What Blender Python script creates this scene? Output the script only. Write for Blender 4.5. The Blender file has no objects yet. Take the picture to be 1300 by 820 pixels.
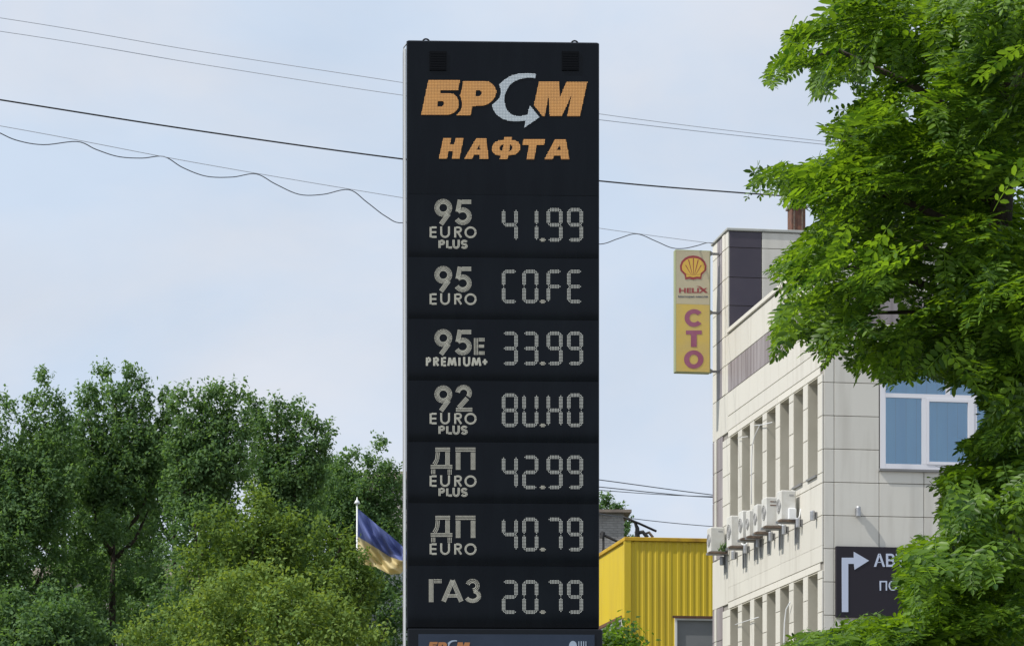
import bpy, bmesh, math, random
import numpy as np
from mathutils import Vector, Matrix
random.seed(7); rng = np.random.default_rng(7)
R = math.radians
scene = bpy.context.scene
COL = scene.collection

# ---------------------------------------------------------------- camera
F = 3500.0            # focal length in photograph pixels (1300 wide)
HY = 1120.0           # horizon row
CZ = 1.6
cam_d = bpy.data.cameras.new('camera'); cam = bpy.data.objects.new('camera', cam_d); COL.objects.link(cam)
cam.location = (0, 0, CZ); cam.rotation_euler = (R(90), 0, 0)
cam_d.sensor_width = 36; cam_d.lens = 36*F/1300; cam_d.shift_y = (HY-410)/1300
cam_d.clip_start = 0.1; cam_d.clip_end = 4000
scene.camera = cam

# ---------------------------------------------------------------- light
SUN = Vector((-0.61, -0.25, 0.77)).normalized()       # direction towards the sun
sun_d = bpy.data.lights.new('sun', 'SUN'); sun_d.energy = 4.1; sun_d.angle = R(0.6); sun_d.color = (1.0, 0.955, 0.88)
sun = bpy.data.objects.new('sun', sun_d); COL.objects.link(sun)
sun.rotation_euler = SUN.to_track_quat('Z', 'Y').to_euler()
world = bpy.data.worlds.new('World'); scene.world = world; world.use_nodes = True
nt = world.node_tree; nt.nodes.clear()
wo = nt.nodes.new('ShaderNodeOutputWorld'); bg = nt.nodes.new('ShaderNodeBackground')
sky = nt.nodes.new('ShaderNodeTexSky'); sky.sky_type = 'NISHITA'; sky.sun_disc = False
sky.sun_elevation = math.asin(SUN.z); sky.sun_rotation = math.atan2(SUN.x, SUN.y)
sky.dust_density = 3.0; sky.air_density = 1.0; sky.ozone_density = 1.5
tc = nt.nodes.new('ShaderNodeTexCoord'); mp = nt.nodes.new('ShaderNodeMapping'); mp.inputs['Scale'].default_value = (5, 5, 9)
mp.inputs['Location'].default_value = (1.3, 0.4, 0.2)
cl = nt.nodes.new('ShaderNodeTexNoise'); cl.inputs['Scale'].default_value = 1.7; cl.inputs['Detail'].default_value = 6; cl.inputs['Roughness'].default_value = 0.5
cr = nt.nodes.new('ShaderNodeMapRange'); cr.inputs[1].default_value = 0.3; cr.inputs[2].default_value = 0.7; cr.inputs[3].default_value = 0.86; cr.inputs[4].default_value = 1.0
mx = nt.nodes.new('ShaderNodeMix'); mx.data_type = 'RGBA'
CLOUD = (6.85, 7.65, 9.1, 1)
mx.inputs[7].default_value = CLOUD
cm = nt.nodes.new('ShaderNodeMix'); cm.data_type = 'RGBA'; cm.inputs[6].default_value = (6.35, 7.45, 9.0, 1); cm.inputs[7].default_value = (7.5, 7.9, 8.7, 1)
c2 = nt.nodes.new('ShaderNodeTexNoise'); c2.inputs['Scale'].default_value = 1.1; c2.inputs['Detail'].default_value = 7; c2.inputs['Roughness'].default_value = 0.55; c2.inputs['Distortion'].default_value = 0.4
m2 = nt.nodes.new('ShaderNodeMapping'); m2.inputs['Scale'].default_value = (6, 6, 11); m2.inputs['Location'].default_value = (0.2, 3.1, 1.7)
r2 = nt.nodes.new('ShaderNodeMapRange'); r2.inputs[1].default_value = 0.38; r2.inputs[2].default_value = 0.66
nt.links.new(tc.outputs['Generated'], m2.inputs['Vector']); nt.links.new(m2.outputs[0], c2.inputs['Vector']); nt.links.new(c2.outputs['Fac'], r2.inputs[0])
nt.links.new(r2.outputs[0], cm.inputs[0]); nt.links.new(cm.outputs[2], mx.inputs[7])
L = nt.links.new
L(tc.outputs['Generated'], mp.inputs['Vector']); L(mp.outputs[0], cl.inputs['Vector']); L(cl.outputs['Fac'], cr.inputs[0])
L(cr.outputs[0], mx.inputs[0]); L(sky.outputs[0], mx.inputs[6]); L(mx.outputs[2], bg.inputs['Color'])
bg.inputs['Strength'].default_value = 0.1
L(bg.outputs[0], wo.inputs['Surface'])
scene.view_settings.view_transform = 'Standard'; scene.view_settings.look = 'None'
scene.view_settings.exposure = 0; scene.view_settings.gamma = 1
scene.render.engine = 'CYCLES'
scene.cycles.max_bounces = 6; scene.cycles.transparent_max_bounces = 8

# ---------------------------------------------------------------- helpers
def P(px, py, Y): return Vector(((px-650)/F*Y, Y, CZ+(HY-py)/F*Y))

def mat(name, c1, c2=None, rough=0.7, scale=3.0, bump=0.0, bscale=40, metallic=0, spec=0.5, stretch=(1,1,1), rand=0.0, emit=None, contrast=(0.35,0.65), coat=0):
    m = bpy.data.materials.new(name); m.use_nodes = True; t = m.node_tree; b = t.nodes['Principled BSDF']
    b.inputs['Roughness'].default_value = rough; b.inputs['Metallic'].default_value = metallic
    b.inputs['Specular IOR Level'].default_value = spec; b.inputs['Coat Weight'].default_value = coat
    geo = t.nodes.new('ShaderNodeNewGeometry'); mapn = t.nodes.new('ShaderNodeMapping'); mapn.inputs['Scale'].default_value = stretch
    t.links.new(geo.outputs['Position'], mapn.inputs['Vector'])
    col = None
    if c2 is not None:
        n = t.nodes.new('ShaderNodeTexNoise'); n.inputs['Scale'].default_value = scale; n.inputs['Detail'].default_value = 6
        t.links.new(mapn.outputs[0], n.inputs['Vector'])
        mr = t.nodes.new('ShaderNodeMapRange'); mr.inputs[1].default_value = contrast[0]; mr.inputs[2].default_value = contrast[1]
        t.links.new(n.outputs['Fac'], mr.inputs[0])
        mm = t.nodes.new('ShaderNodeMix'); mm.data_type = 'RGBA'
        mm.inputs[6].default_value = (*c1, 1); mm.inputs[7].default_value = (*c2, 1); t.links.new(mr.outputs[0], mm.inputs[0])
        col = mm.outputs[2]
    if rand:
        oi = t.nodes.new('ShaderNodeObjectInfo'); mr2 = t.nodes.new('ShaderNodeMapRange')
        mr2.inputs[3].default_value = 1-rand; mr2.inputs[4].default_value = 1+rand; t.links.new(oi.outputs['Random'], mr2.inputs[0])
        hs = t.nodes.new('ShaderNodeHueSaturation'); t.links.new(mr2.outputs[0], hs.inputs['Value'])
        if col is None: hs.inputs['Color'].default_value = (*c1, 1)
        else: t.links.new(col, hs.inputs['Color'])
        col = hs.outputs[0]
    if col is None: b.inputs['Base Color'].default_value = (*c1, 1)
    else: t.links.new(col, b.inputs['Base Color'])
    if bump:
        n2 = t.nodes.new('ShaderNodeTexNoise'); n2.inputs['Scale'].default_value = bscale; n2.inputs['Detail'].default_value = 4
        t.links.new(geo.outputs['Position'], n2.inputs['Vector'])
        bp = t.nodes.new('ShaderNodeBump'); bp.inputs['Strength'].default_value = bump; bp.inputs['Distance'].default_value = 0.02
        t.links.new(n2.outputs['Fac'], bp.inputs['Height']); t.links.new(bp.outputs[0], b.inputs['Normal'])
    if emit:
        b.inputs['Emission Color'].default_value = (*emit[0], 1); b.inputs['Emission Strength'].default_value = emit[1]
    return m

def leaf_mat(name, ca, cb, trans=0.35, rough=0.45, spec=0.35, isl=True, tcol=None):
    m = bpy.data.materials.new(name); m.use_nodes = True; t = m.node_tree; t.nodes.remove(t.nodes['Principled BSDF'])
    out = t.nodes['Material Output']
    g = t.nodes.new('ShaderNodeNewGeometry')
    n = t.nodes.new('ShaderNodeTexNoise'); n.inputs['Scale'].default_value = 3.2 if 'locust' in name else 1.2; n.inputs['Detail'].default_value = 3
    t.links.new(g.outputs['Position'], n.inputs['Vector'])
    ad = t.nodes.new('ShaderNodeMath'); ad.operation = 'ADD'; t.links.new(g.outputs['Random Per Island'], ad.inputs[0]); t.links.new(n.outputs['Fac'], ad.inputs[1])
    mr = t.nodes.new('ShaderNodeMapRange'); mr.inputs[1].default_value = 0.45; mr.inputs[2].default_value = 1.55; t.links.new(ad.outputs[0], mr.inputs[0])
    mm = t.nodes.new('ShaderNodeMix'); mm.data_type = 'RGBA'; mm.inputs[6].default_value = (*ca, 1); mm.inputs[7].default_value = (*cb, 1)
    t.links.new(mr.outputs[0], mm.inputs[0])
    b = t.nodes.new('ShaderNodeBsdfPrincipled'); b.inputs['Roughness'].default_value = rough; b.inputs['Specular IOR Level'].default_value = spec
    t.links.new(mm.outputs[2], b.inputs['Base Color'])
    tr = t.nodes.new('ShaderNodeBsdfTranslucent')
    hs = t.nodes.new('ShaderNodeMix'); hs.data_type = 'RGBA'; hs.blend_type = 'MULTIPLY'; hs.inputs[0].default_value = 1
    hs.inputs[7].default_value = (*(tcol or (1.9, 1.8, 0.6)), 1); t.links.new(mm.outputs[2], hs.inputs[6]); t.links.new(hs.outputs[2], tr.inputs['Color'])
    ms = t.nodes.new('ShaderNodeMixShader'); ms.inputs[0].default_value = trans
    t.links.new(b.outputs[0], ms.inputs[1]); t.links.new(tr.outputs[0], ms.inputs[2]); t.links.new(ms.outputs[0], out.inputs['Surface'])
    return m

def glass_mat(name, tint=(0.95,0.97,1.0)):
    m = bpy.data.materials.new(name); m.use_nodes = True; t = m.node_tree; t.nodes.remove(t.nodes['Principled BSDF'])
    out = t.nodes['Material Output']; tr = t.nodes.new('ShaderNodeBsdfTransparent'); tr.inputs[0].default_value = (*tint, 1)
    gl = t.nodes.new('ShaderNodeBsdfGlossy'); gl.inputs['Roughness'].default_value = 0.03
    fr = t.nodes.new('ShaderNodeFresnel'); fr.inputs[0].default_value = 1.5
    ad = t.nodes.new('ShaderNodeMath'); ad.operation = 'ADD'; ad.inputs[1].default_value = 0.05; t.links.new(fr.outputs[0], ad.inputs[0])
    ms = t.nodes.new('ShaderNodeMixShader'); t.links.new(ad.outputs[0], ms.inputs[0]); t.links.new(tr.outputs[0], ms.inputs[1]); t.links.new(gl.outputs[0], ms.inputs[2])
    t.links.new(ms.outputs[0], out.inputs['Surface']); return m

def tag(o, label=None, cat=None, group=None, kind=None):
    if label: o['label'] = label
    if cat: o['category'] = cat
    if group: o['group'] = group
    if kind: o['kind'] = kind
    return o
def empty(name, loc=(0,0,0), rz=0, parent=None):
    o = bpy.data.objects.new(name, None); COL.objects.link(o); o.location = loc; o.rotation_euler = (0,0,rz); o.empty_display_size = 0.3
    o.parent = parent; return o
def link(name, me, m=None, parent=None, loc=None, rz=None):
    if m is not None and len(me.materials) == 0: me.materials.append(m)
    o = bpy.data.objects.new(name, me); COL.objects.link(o); o.parent = parent
    if loc is not None: o.location = loc
    if rz is not None: o.rotation_euler = (0,0,rz)
    return o

class MB:
    """collects shapes into one mesh"""
    def __init__(s): s.v = []; s.f = []
    def box(s, x0,x1,y0,y1,z0,z1):
        b = len(s.v); s.v += [(x0,y0,z0),(x1,y0,z0),(x1,y1,z0),(x0,y1,z0),(x0,y0,z1),(x1,y0,z1),(x1,y1,z1),(x0,y1,z1)]
        s.f += [tuple(b+i for i in q) for q in ((0,3,2,1),(4,5,6,7),(0,1,5,4),(1,2,6,5),(2,3,7,6),(3,0,4,7))]; return s
    def bbox(s, x0,x1,y0,y1,z0,z1, c=0.01):
        """box with chamfered vertical and front edges"""
        c = min(c, (x1-x0)/3, (z1-z0)/3, (y1-y0)/3)
        b = len(s.v)
        ring = lambda d, z: [(x0+d+c*0,y0+d+c,z),(x0+d+c,y0+d,z),(x1-d-c,y0+d,z),(x1-d,y0+d+c,z),(x1-d,y1-d-c,z),(x1-d-c,y1-d,z),(x0+d+c,y1-d,z),(x0+d,y1-d-c,z)]
        for r in (ring(c, z0), ring(0, z0+c), ring(0, z1-c), ring(c, z1)): s.v += r
        s.f.append(tuple(b+i for i in range(7,-1,-1))); s.f.append(tuple(b+24+i for i in range(8)))
        for k in range(3):
            for i in range(8):
                j = (i+1) % 8; s.f.append((b+k*8+i, b+k*8+j, b+k*8+8+j, b+k*8+8+i))
        return s
    def tube(s, pts, rad, n=8, cap=True):
        pts = [Vector(p) for p in pts]; b = len(s.v)
        rad = rad if hasattr(rad, '__len__') else [rad]*len(pts)
        up = None
        for i, p in enumerate(pts):
            d = (pts[min(i+1,len(pts)-1)]-pts[max(i-1,0)]).normalized()
            if up is None: up = Vector((0,0,1)) if abs(d.z) < .9 else Vector((1,0,0))
            a = d.cross(up).normalized(); up2 = a.cross(d).normalized(); up = up2
            for k in range(n):
                t = 2*math.pi*k/n; s.v.append(tuple(p+(a*math.cos(t)+up2*math.sin(t))*rad[i]))
        for i in range(len(pts)-1):
            for k in range(n):
                j = (k+1)%n; s.f.append((b+i*n+k, b+i*n+j, b+(i+1)*n+j, b+(i+1)*n+k))
        if cap: s.f.append(tuple(b+k for k in range(n-1,-1,-1))); s.f.append(tuple(b+(len(pts)-1)*n+k for k in range(n)))
        return s
    def lathe(s, c, prof, n=16):
        b = len(s.v)
        for r, z in prof:
            for k in range(n):
                t = 2*math.pi*k/n; s.v.append((c[0]+r*math.cos(t), c[1]+r*math.sin(t), c[2]+z))
        for i in range(len(prof)-1):
            for k in range(n):
                j = (k+1)%n; s.f.append((b+i*n+k,b+i*n+j,b+(i+1)*n+j,b+(i+1)*n+k))
        s.f.append(tuple(b+k for k in range(n-1,-1,-1))); s.f.append(tuple(b+(len(prof)-1)*n+k for k in range(n))); return s
    def quad(s, *p):
        b = len(s.v); s.v += [tuple(q) for q in p]; s.f.append(tuple(range(b, b+len(p)))); return s
    def mesh(s, name, m=None):
        me = bpy.data.meshes.new(name); me.from_pydata(s.v, [], s.f); me.update()
        if m is not None: me.materials.append(m)
        return me
    def build(s, name, m, parent=None, loc=None, smooth=False, rz=None):
        me = s.mesh(name, m)
        if smooth: me.polygons.foreach_set('use_smooth', [True]*len(me.polygons))
        return link(name, me, None, parent, loc, rz)

def np_mesh(name, V, Fc, m, matidx=None):
    """V (n,3), Fc (m,k) with constant k"""
    me = bpy.data.meshes.new(name); k = Fc.shape[1]
    me.vertices.add(len(V)); me.vertices.foreach_set('co', np.ascontiguousarray(V, dtype=np.float32).ravel())
    me.loops.add(Fc.size); me.loops.foreach_set('vertex_index', np.ascontiguousarray(Fc, dtype=np.int32).ravel())
    me.polygons.add(len(Fc)); me.polygons.foreach_set('loop_start', np.arange(0, Fc.size, k, dtype=np.int32))
    try: me.polygons.foreach_set('loop_total', np.full(len(Fc), k, dtype=np.int32))
    except Exception: pass
    me.materials.append(m); me.update(calc_edges=True); me.validate(); return me

def poly_mesh(name, loops, ext, m, tf):
    """filled outline with holes -> solid; tf maps (x,y,depth) to local coords"""
    cu = bpy.data.curves.new(name, 'CURVE'); cu.dimensions = '2D'; cu.fill_mode = 'BOTH'; cu.extrude = ext
    for lp in loops:
        sp = cu.splines.new('POLY'); sp.points.add(len(lp)-1)
        for i, (x, y) in enumerate(lp): sp.points[i].co = (x, y, 0, 1)
        sp.use_cyclic_u = True
    o = bpy.data.objects.new(name, cu); COL.objects.link(o); bpy.context.view_layer.update()
    me = bpy.data.meshes.new_from_object(o.evaluated_get(bpy.context.evaluated_depsgraph_get()))
    bpy.data.objects.remove(o); bpy.data.curves.remove(cu)
    for v in me.vertices: v.co = tf(v.co.x, v.co.y, v.co.z)
    me.name = name; me.materials.clear(); me.materials.append(m); return me

def text_mesh(name, txt, m, x0, x1, y0, y1, ext, tf, bold=0.0):
    """flat print from the built-in font, fitted to the box (x right, y up)"""
    cu = bpy.data.curves.new(name, 'FONT'); cu.body = txt; cu.extrude = ext; cu.offset = bold; cu.resolution_u = 3
    o = bpy.data.objects.new(name, cu); COL.objects.link(o); bpy.context.view_layer.update()
    me = bpy.data.meshes.new_from_object(o.evaluated_get(bpy.context.evaluated_depsgraph_get()))
    bpy.data.objects.remove(o); bpy.data.curves.remove(cu)
    xs = [v.co.x for v in me.vertices]; ys = [v.co.y for v in me.vertices]
    ax, bx, ay, by = min(xs), max(xs), min(ys), max(ys)
    for v in me.vertices:
        v.co = tf(x0+(v.co.x-ax)/(bx-ax)*(x1-x0), y0+(v.co.y-ay)/(by-ay)*(y1-y0), v.co.z)
    me.name = name; me.materials.clear(); me.materials.append(m); return me

def inside(poly, x, y):
    x = np.asarray(x, float); y = np.asarray(y, float); c = np.zeros(x.shape, bool); n = len(poly)
    for i in range(n):
        x1, y1 = poly[i]; x2, y2 = poly[(i+1)%n]
        if y1 == y2: continue
        h = ((y1 > y) != (y2 > y)) & (x < (x2-x1)*(y-y1)/(y2-y1)+x1); c ^= h
    return c

# ---------------------------------------------------------------- materials
M = dict(
 face=mat('sign_face', (0.0022,0.0038,0.0068), (0.0040,0.0062,0.0095), rough=0.24, scale=2.5, stretch=(2.5,2.5,0.5), contrast=(0.45,0.75), bump=0.035, bscale=2.2, spec=0.17),
 frame=mat('black_frame', (0.006,0.008,0.012), rough=0.4, spec=0.25),
 vent=mat('vent_black', (0.0025,0.0035,0.0055), rough=0.7, spec=0.10),
 steel=mat('galvanised_steel', (0.45,0.46,0.48), (0.33,0.34,0.36), rough=0.45, metallic=0.6, scale=12),
 white_metal=mat('white_metal', (0.78,0.80,0.82), rough=0.35),
 led=mat('led_lens', (0.53,0.52,0.44), rough=0.45, emit=((0.9,0.88,0.7), 0.03)),
 led_dim=mat('led_lens_dim', (0.50,0.515,0.475), rough=0.45, emit=((0.85,0.9,0.8), 0.03)),
 led_orange=mat('led_orange', (0.80,0.42,0.13), rough=0.4, emit=((1.0,0.5,0.12), 0.04)),
 orange=mat('orange_print', (0.55,0.25,0.065), (0.47,0.22,0.07), rough=0.5, scale=8),
 led_blue=mat('led_white', (0.66,0.72,0.76), rough=0.4),
 silver=mat('silver_print', (0.40,0.46,0.50), rough=0.5),
 poster=mat('poster_blue', (0.012,0.022,0.045), (0.022,0.034,0.062), rough=0.25, scale=1.5),
 poster_orange=mat('poster_orange', (0.40,0.17,0.06), rough=0.5),
 poster_white=mat('poster_white', (0.35,0.42,0.52), rough=0.5),
 panel=mat('cream_panel', (0.64,0.62,0.56), (0.50,0.475,0.42), rough=0.55, scale=1.0, stretch=(5,5,0.5), rand=0.04, contrast=(0.50,0.85), bump=0.05, bscale=25),
 lintel=mat('pale_lintel', (0.68,0.655,0.59), rough=0.6, rand=0.03),
 reveal=mat('reveal_render', (0.57,0.54,0.45), (0.50,0.47,0.385), rough=0.8, scale=2, bump=0.1),
 purple=mat('aubergine_panel', (0.045,0.037,0.055), (0.055,0.045,0.062), rough=0.42, scale=2, rand=0.06),
 mauve=mat('mauve_panel', (0.33,0.30,0.31), (0.21,0.18,0.185), rough=0.5, scale=1.0, stretch=(9,9,0.5), rand=0.06),
 core=mat('joint_backing', (0.28,0.265,0.24), rough=0.9),  # grey-brown wall core, seen as dark joints between the panels
 roofcap=mat('roof_flashing', (0.42,0.43,0.40), (0.36,0.37,0.35), rough=0.5, scale=4),
 roof=mat('roof_felt', (0.10,0.10,0.10), (0.14,0.14,0.13), rough=0.95, scale=2),
 pvc=mat('window_frame_white', (0.76,0.76,0.80), rough=0.35),
 curtain=mat('blind_with_sky_reflection', (0.33,0.72,0.97), (0.30,0.67,0.94), rough=0.8, scale=1.2, stretch=(6,6,0.4)),  # blind blue, brightened to stand in for sky reflected in the window
 glass=glass_mat('window_glass'),
 darkroom=mat('room_dark', (0.03,0.03,0.035), rough=0.9),
 ac=mat('ac_casing', (0.68,0.68,0.66), (0.60,0.59,0.55), rough=0.5, scale=6, rand=0.05),
 ac_dark=mat('ac_grille', (0.36,0.36,0.36), rough=0.6),
 rust=mat('rusty_bracket', (0.20,0.14,0.10), (0.10,0.08,0.07), rough=0.8, scale=15),
 grey_metal=mat('grey_fixture', (0.20,0.20,0.20), rough=0.5),
 sign_dark=mat('dark_sign', (0.018,0.015,0.022), rough=0.45, spec=0.3),
 sign_white=mat('sign_letter', (0.50,0.56,0.70), rough=0.6),
 sign_pale=mat('lightbox_upper', (0.50,0.44,0.29), (0.46,0.41,0.29), rough=0.4, scale=2.5),
 sign_yellow=mat('lightbox_lower', (0.58,0.42,0.09), (0.52,0.39,0.13), rough=0.4, scale=2.5),
 sign_edge=mat('lightbox_edge', (0.30,0.33,0.18), rough=0.5),
 sign_red=mat('faded_red', (0.30,0.045,0.05), rough=0.5),
 sign_purple=mat('faded_purple', (0.27,0.07,0.13), (0.31,0.10,0.17), rough=0.5, scale=3),
 sign_gold=mat('emblem_gold', (0.66,0.42,0.07), rough=0.5),
 sign_ink=mat('small_print', (0.05,0.07,0.12), rough=0.5),
 yellow=mat('yellow_cladding', (0.70,0.52,0.03), (0.58,0.41,0.04), rough=0.45, scale=1.1, stretch=(3.5,3.5,0.4), contrast=(0.42,0.85)),
 ycap=mat('yellow_flashing', (0.60,0.38,0.02), (0.33,0.17,0.04), rough=0.5, scale=3, contrast=(0.5,0.8)),
 rstain=mat('rusty_steel', (0.17,0.075,0.045), (0.10,0.05,0.035), rough=0.8, scale=10),
 greyglass=mat('grey_shop_glass', (0.16,0.17,0.18), (0.24,0.25,0.26), rough=0.12, scale=0.9),
 brick=mat('grey_brick', (0.34,0.33,0.32), (0.27,0.26,0.25), rough=0.9, scale=4),
 brick2=mat('mortar', (0.27,0.265,0.26), rough=0.95),
 tile=mat('weathered_roof', (0.25,0.21,0.17), (0.18,0.15,0.13), rough=0.9, scale=3),
 plaster=mat('pale_plaster', (0.52,0.49,0.45), (0.44,0.41,0.38), rough=0.9, scale=1),
 bark=mat('bark', (0.07,0.055,0.042), (0.035,0.028,0.022), rough=0.95, scale=8, stretch=(1,1,0.3), bump=0.6, bscale=30),
 twig=mat('green_twig', (0.055,0.065,0.02), rough=0.8),
 wire_dark=mat('cable_black', (0.02,0.02,0.022), rough=0.6),
 wire_grey=mat('cable_grey', (0.10,0.11,0.13), rough=0.6),
 wire_pale=mat('cable_pale', (0.46,0.49,0.55), rough=0.6),
 ground=mat('ground_soil', (0.11,0.12,0.06), (0.15,0.13,0.09), rough=1, scale=0.4, bump=0.3, bscale=6),
 asphalt=mat('asphalt', (0.05,0.05,0.052), (0.065,0.064,0.062), rough=0.9, scale=1.5, bump=0.2, bscale=60),
 paving=mat('paving', (0.28,0.27,0.25), (0.22,0.21,0.20), rough=0.9, scale=2, bump=0.15),
 marking=mat('road_paint', (0.75,0.75,0.72), rough=0.7),
 flag_blue=leaf_mat('flag_blue', (0.13,0.165,0.37), (0.14,0.175,0.40), trans=0.3, rough=0.7, spec=0.2, tcol=(1.2,1.2,1.2)),
 flag_yellow=leaf_mat('flag_yellow', (0.66,0.56,0.31), (0.70,0.59,0.33), trans=0.3, rough=0.7, spec=0.2, tcol=(1.2,1.2,1.0)),
 robinia=leaf_mat('locust_leaf', (0.020,0.062,0.015), (0.165,0.290,0.036), trans=0.44, rough=0.42, spec=0.3, tcol=(1.95,1.8,0.4)),
 darkleaf=leaf_mat('dark_leaf', (0.072,0.142,0.066), (0.175,0.270,0.120), trans=0.44, rough=0.8, spec=0.1, tcol=(1.4,1.5,0.6)),
 midleaf=leaf_mat('mid_leaf', (0.082,0.150,0.042), (0.190,0.275,0.080), trans=0.42, rough=0.8, spec=0.1, tcol=(1.6,1.5,0.5)),
 limeleaf=leaf_mat('lime_leaf', (0.105,0.185,0.048), (0.245,0.345,0.105), trans=0.42, rough=0.8, spec=0.1, tcol=(1.6,1.4,0.5)),
)

# ---------------------------------------------------------------- ground, road, pavement
g = MB(); n = 24
for i in range(n):
    for j in range(n):
        x0 = -1500+3000*i/n; x1 = -1500+3000*(i+1)/n; y0 = -1400+3000*j/n; y1 = -1400+3000*(j+1)/n
        g.quad((x0,y0,0),(x1,y0,0),(x1,y1,0),(x0,y1,0))
tag(g.build('ground', M['ground']), 'flat ground under the whole place', None, None, 'structure')
tag(MB().box(-60,60,15,24,-0.2,0.004).build('road', M['asphalt']), 'asphalt road passing in front of the price pylon', None, None, 'structure')
mk = MB()
for i in range(-14, 15): mk.quad((i*4-1,19.44,0.008),(i*4+1,19.44,0.008),(i*4+1,19.56,0.008),(i*4-1,19.56,0.008))
tag(mk.build('road_marking', M['marking']), 'dashed white centre line on the road', None, None, 'structure')
tag(MB().box(-60,60,-6,15,-0.2,0.13).build('pavement', M['paving']), 'paved strip on the near side of the road', None, None, 'structure')
tag(MB().box(-60,60,24,44,-0.2,0.12).build('forecourt', M['paving']), 'paved forecourt round the pylon', None, None, 'structure')

# ================================================================ FUEL PRICE PYLON
TH = R(2.3); YL = 28.5; XL = (516-650)/F*YL
pyl = empty('fuel_price_pylon', (XL, YL, 0), TH)
tag(pyl, 'tall black fuel price pylon with orange lettering and seven price rows', 'price sign')
def lp(px, py):
    r = (px-650)/F; x = (r*YL-XL)/(math.cos(TH)-r*math.sin(TH)); Y = YL+x*math.sin(TH)
    return x, CZ+(HY-py)/F*Y
S = 1/122.7     # metres per photograph pixel on the pylon
W = lp(761, 400)[0]; ZT = lp(516, 50)[1]; ZM = lp(516, 797)[1]
MB().bbox(0.0, W, 0.03, 0.42, ZM, ZT, 0.012).build('cabinet', M['frame'], pyl)
seams = [53, 246.5, 326, 404.5, 482.5, 560.5, 638, 717.5, 796]
def bulge(x, t):       # t: 0 top of panel .. 1 bottom ; the sheets belly out a little and hang back at the foot
    return 0.0105*math.sin(math.pi*min(max(t,0),1)**3.0) + 0.0012*math.sin(x*3.1+t*2.0)
panels = []
for k in range(8):
    zt = lp(516, seams[k])[1]-0.001; zb = lp(516, seams[k+1])[1]+0.001
    nx, nz = 14, 24; b = MB()
    for j in range(nz+1):
        for i in range(nx+1):
            x = 0.018+(W-0.030)*i/nx; t = j/nz
            b.v.append((x, -bulge(x, t), zt+(zb-zt)*t))
    for j in range(nz):
        for i in range(nx):
            a = j*(nx+1)+i; b.f.append((a, a+nx+1, a+nx+2, a+1))
    # rim back to the cabinet
    o0 = len(b.v); rim = [i for i in range(nx+1)]+[j*(nx+1)+nx for j in range(1,nz+1)]+[nz*(nx+1)+i for i in range(nx-1,-1,-1)]+[j*(nx+1) for j in range(nz-1,0,-1)]
    for i in rim: v = b.v[i]; b.v.append((v[0], 0.028, v[2])); b.v.append(v)
    for q in range(len(rim)): r_ = (q+1)%len(rim); b.f.append((o0+2*q+1, o0+2*r_+1, o0+2*r_, o0+2*q))
    po = b.build('header_panel' if k == 0 else 'price_panel', M['face'], pyl, smooth=False)
    for q, pg in enumerate(po.data.polygons): pg.use_smooth = q < nx*nz
    panels.append((po, zt, zb))
def surf(x, z, off):
    for po, zt, zb in panels:
        if zb <= z <= zt: return -bulge(x, (zt-z)/(zt-zb))-off
    return -off
def tfp(off): 
    def f(px, py, d):
        x, z = lp(px, -py); return Vector((x, surf(x, z, off)-d, z))
    return f
def dots(pts, size, name, m, parent, off=0.001, h=0.004):
    """pts in photograph pixels on the pylon face; every dot a little lens"""
    s = size*S/2; V = []; Fc = []
    for (px, py) in pts:
        x, z = lp(px, py); y = surf(x, z, off); b = len(V)
        V += [(x-s,y,z-s),(x+s,y,z-s),(x+s,y,z+s),(x-s,y,z+s),(x,y-h,z)]
        Fc += [(b,b+1,b+4),(b+1,b+2,b+4),(b+2,b+3,b+4),(b+3,b,b+4)]
    return link(name, np_mesh(name, np.array(V), np.array(Fc), m), None, parent)
def resample(path, step):
    out = []; acc = 0.0
    pts = [Vector((a, b)) for a, b in path]; tot = sum((pts[i+1]-pts[i]).length for i in range(len(pts)-1))
    nn = max(1, round(tot/step)); ds = tot/nn; targets = [ds*i for i in range(nn+1)]; ti = 0; run = 0
    for i in range(len(pts)-1):
        sg = pts[i+1]-pts[i]; l = sg.length
        while ti < len(targets) and targets[ti] <= run+l+1e-6:
            p = pts[i]+sg*((targets[ti]-run)/l); nrm = Vector((-sg.y, sg.x))/l; out.append((p, nrm)); ti += 1
        run += l
    return out
def stroke(path, w, pitch=1.35, lines=None):
    ln = lines or max(1, round(w/pitch)); pts = []
    offs = [0] if ln == 1 else [(-0.5+i/(ln-1))*(w-1.0) for i in range(ln)]
    for p, nrm in resample(path, pitch):
        for o in offs: pts.append((p.x+nrm.x*o, p.y+nrm.y*o))
    return pts
def arc(cx, cy, rx, ry, a0, a1, n=24): return [(cx+rx*math.cos(R(a0+(a1-a0)*i/n)), cy+ry*math.sin(R(a0+(a1-a0)*i/n))) for i in range(n+1)]
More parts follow.
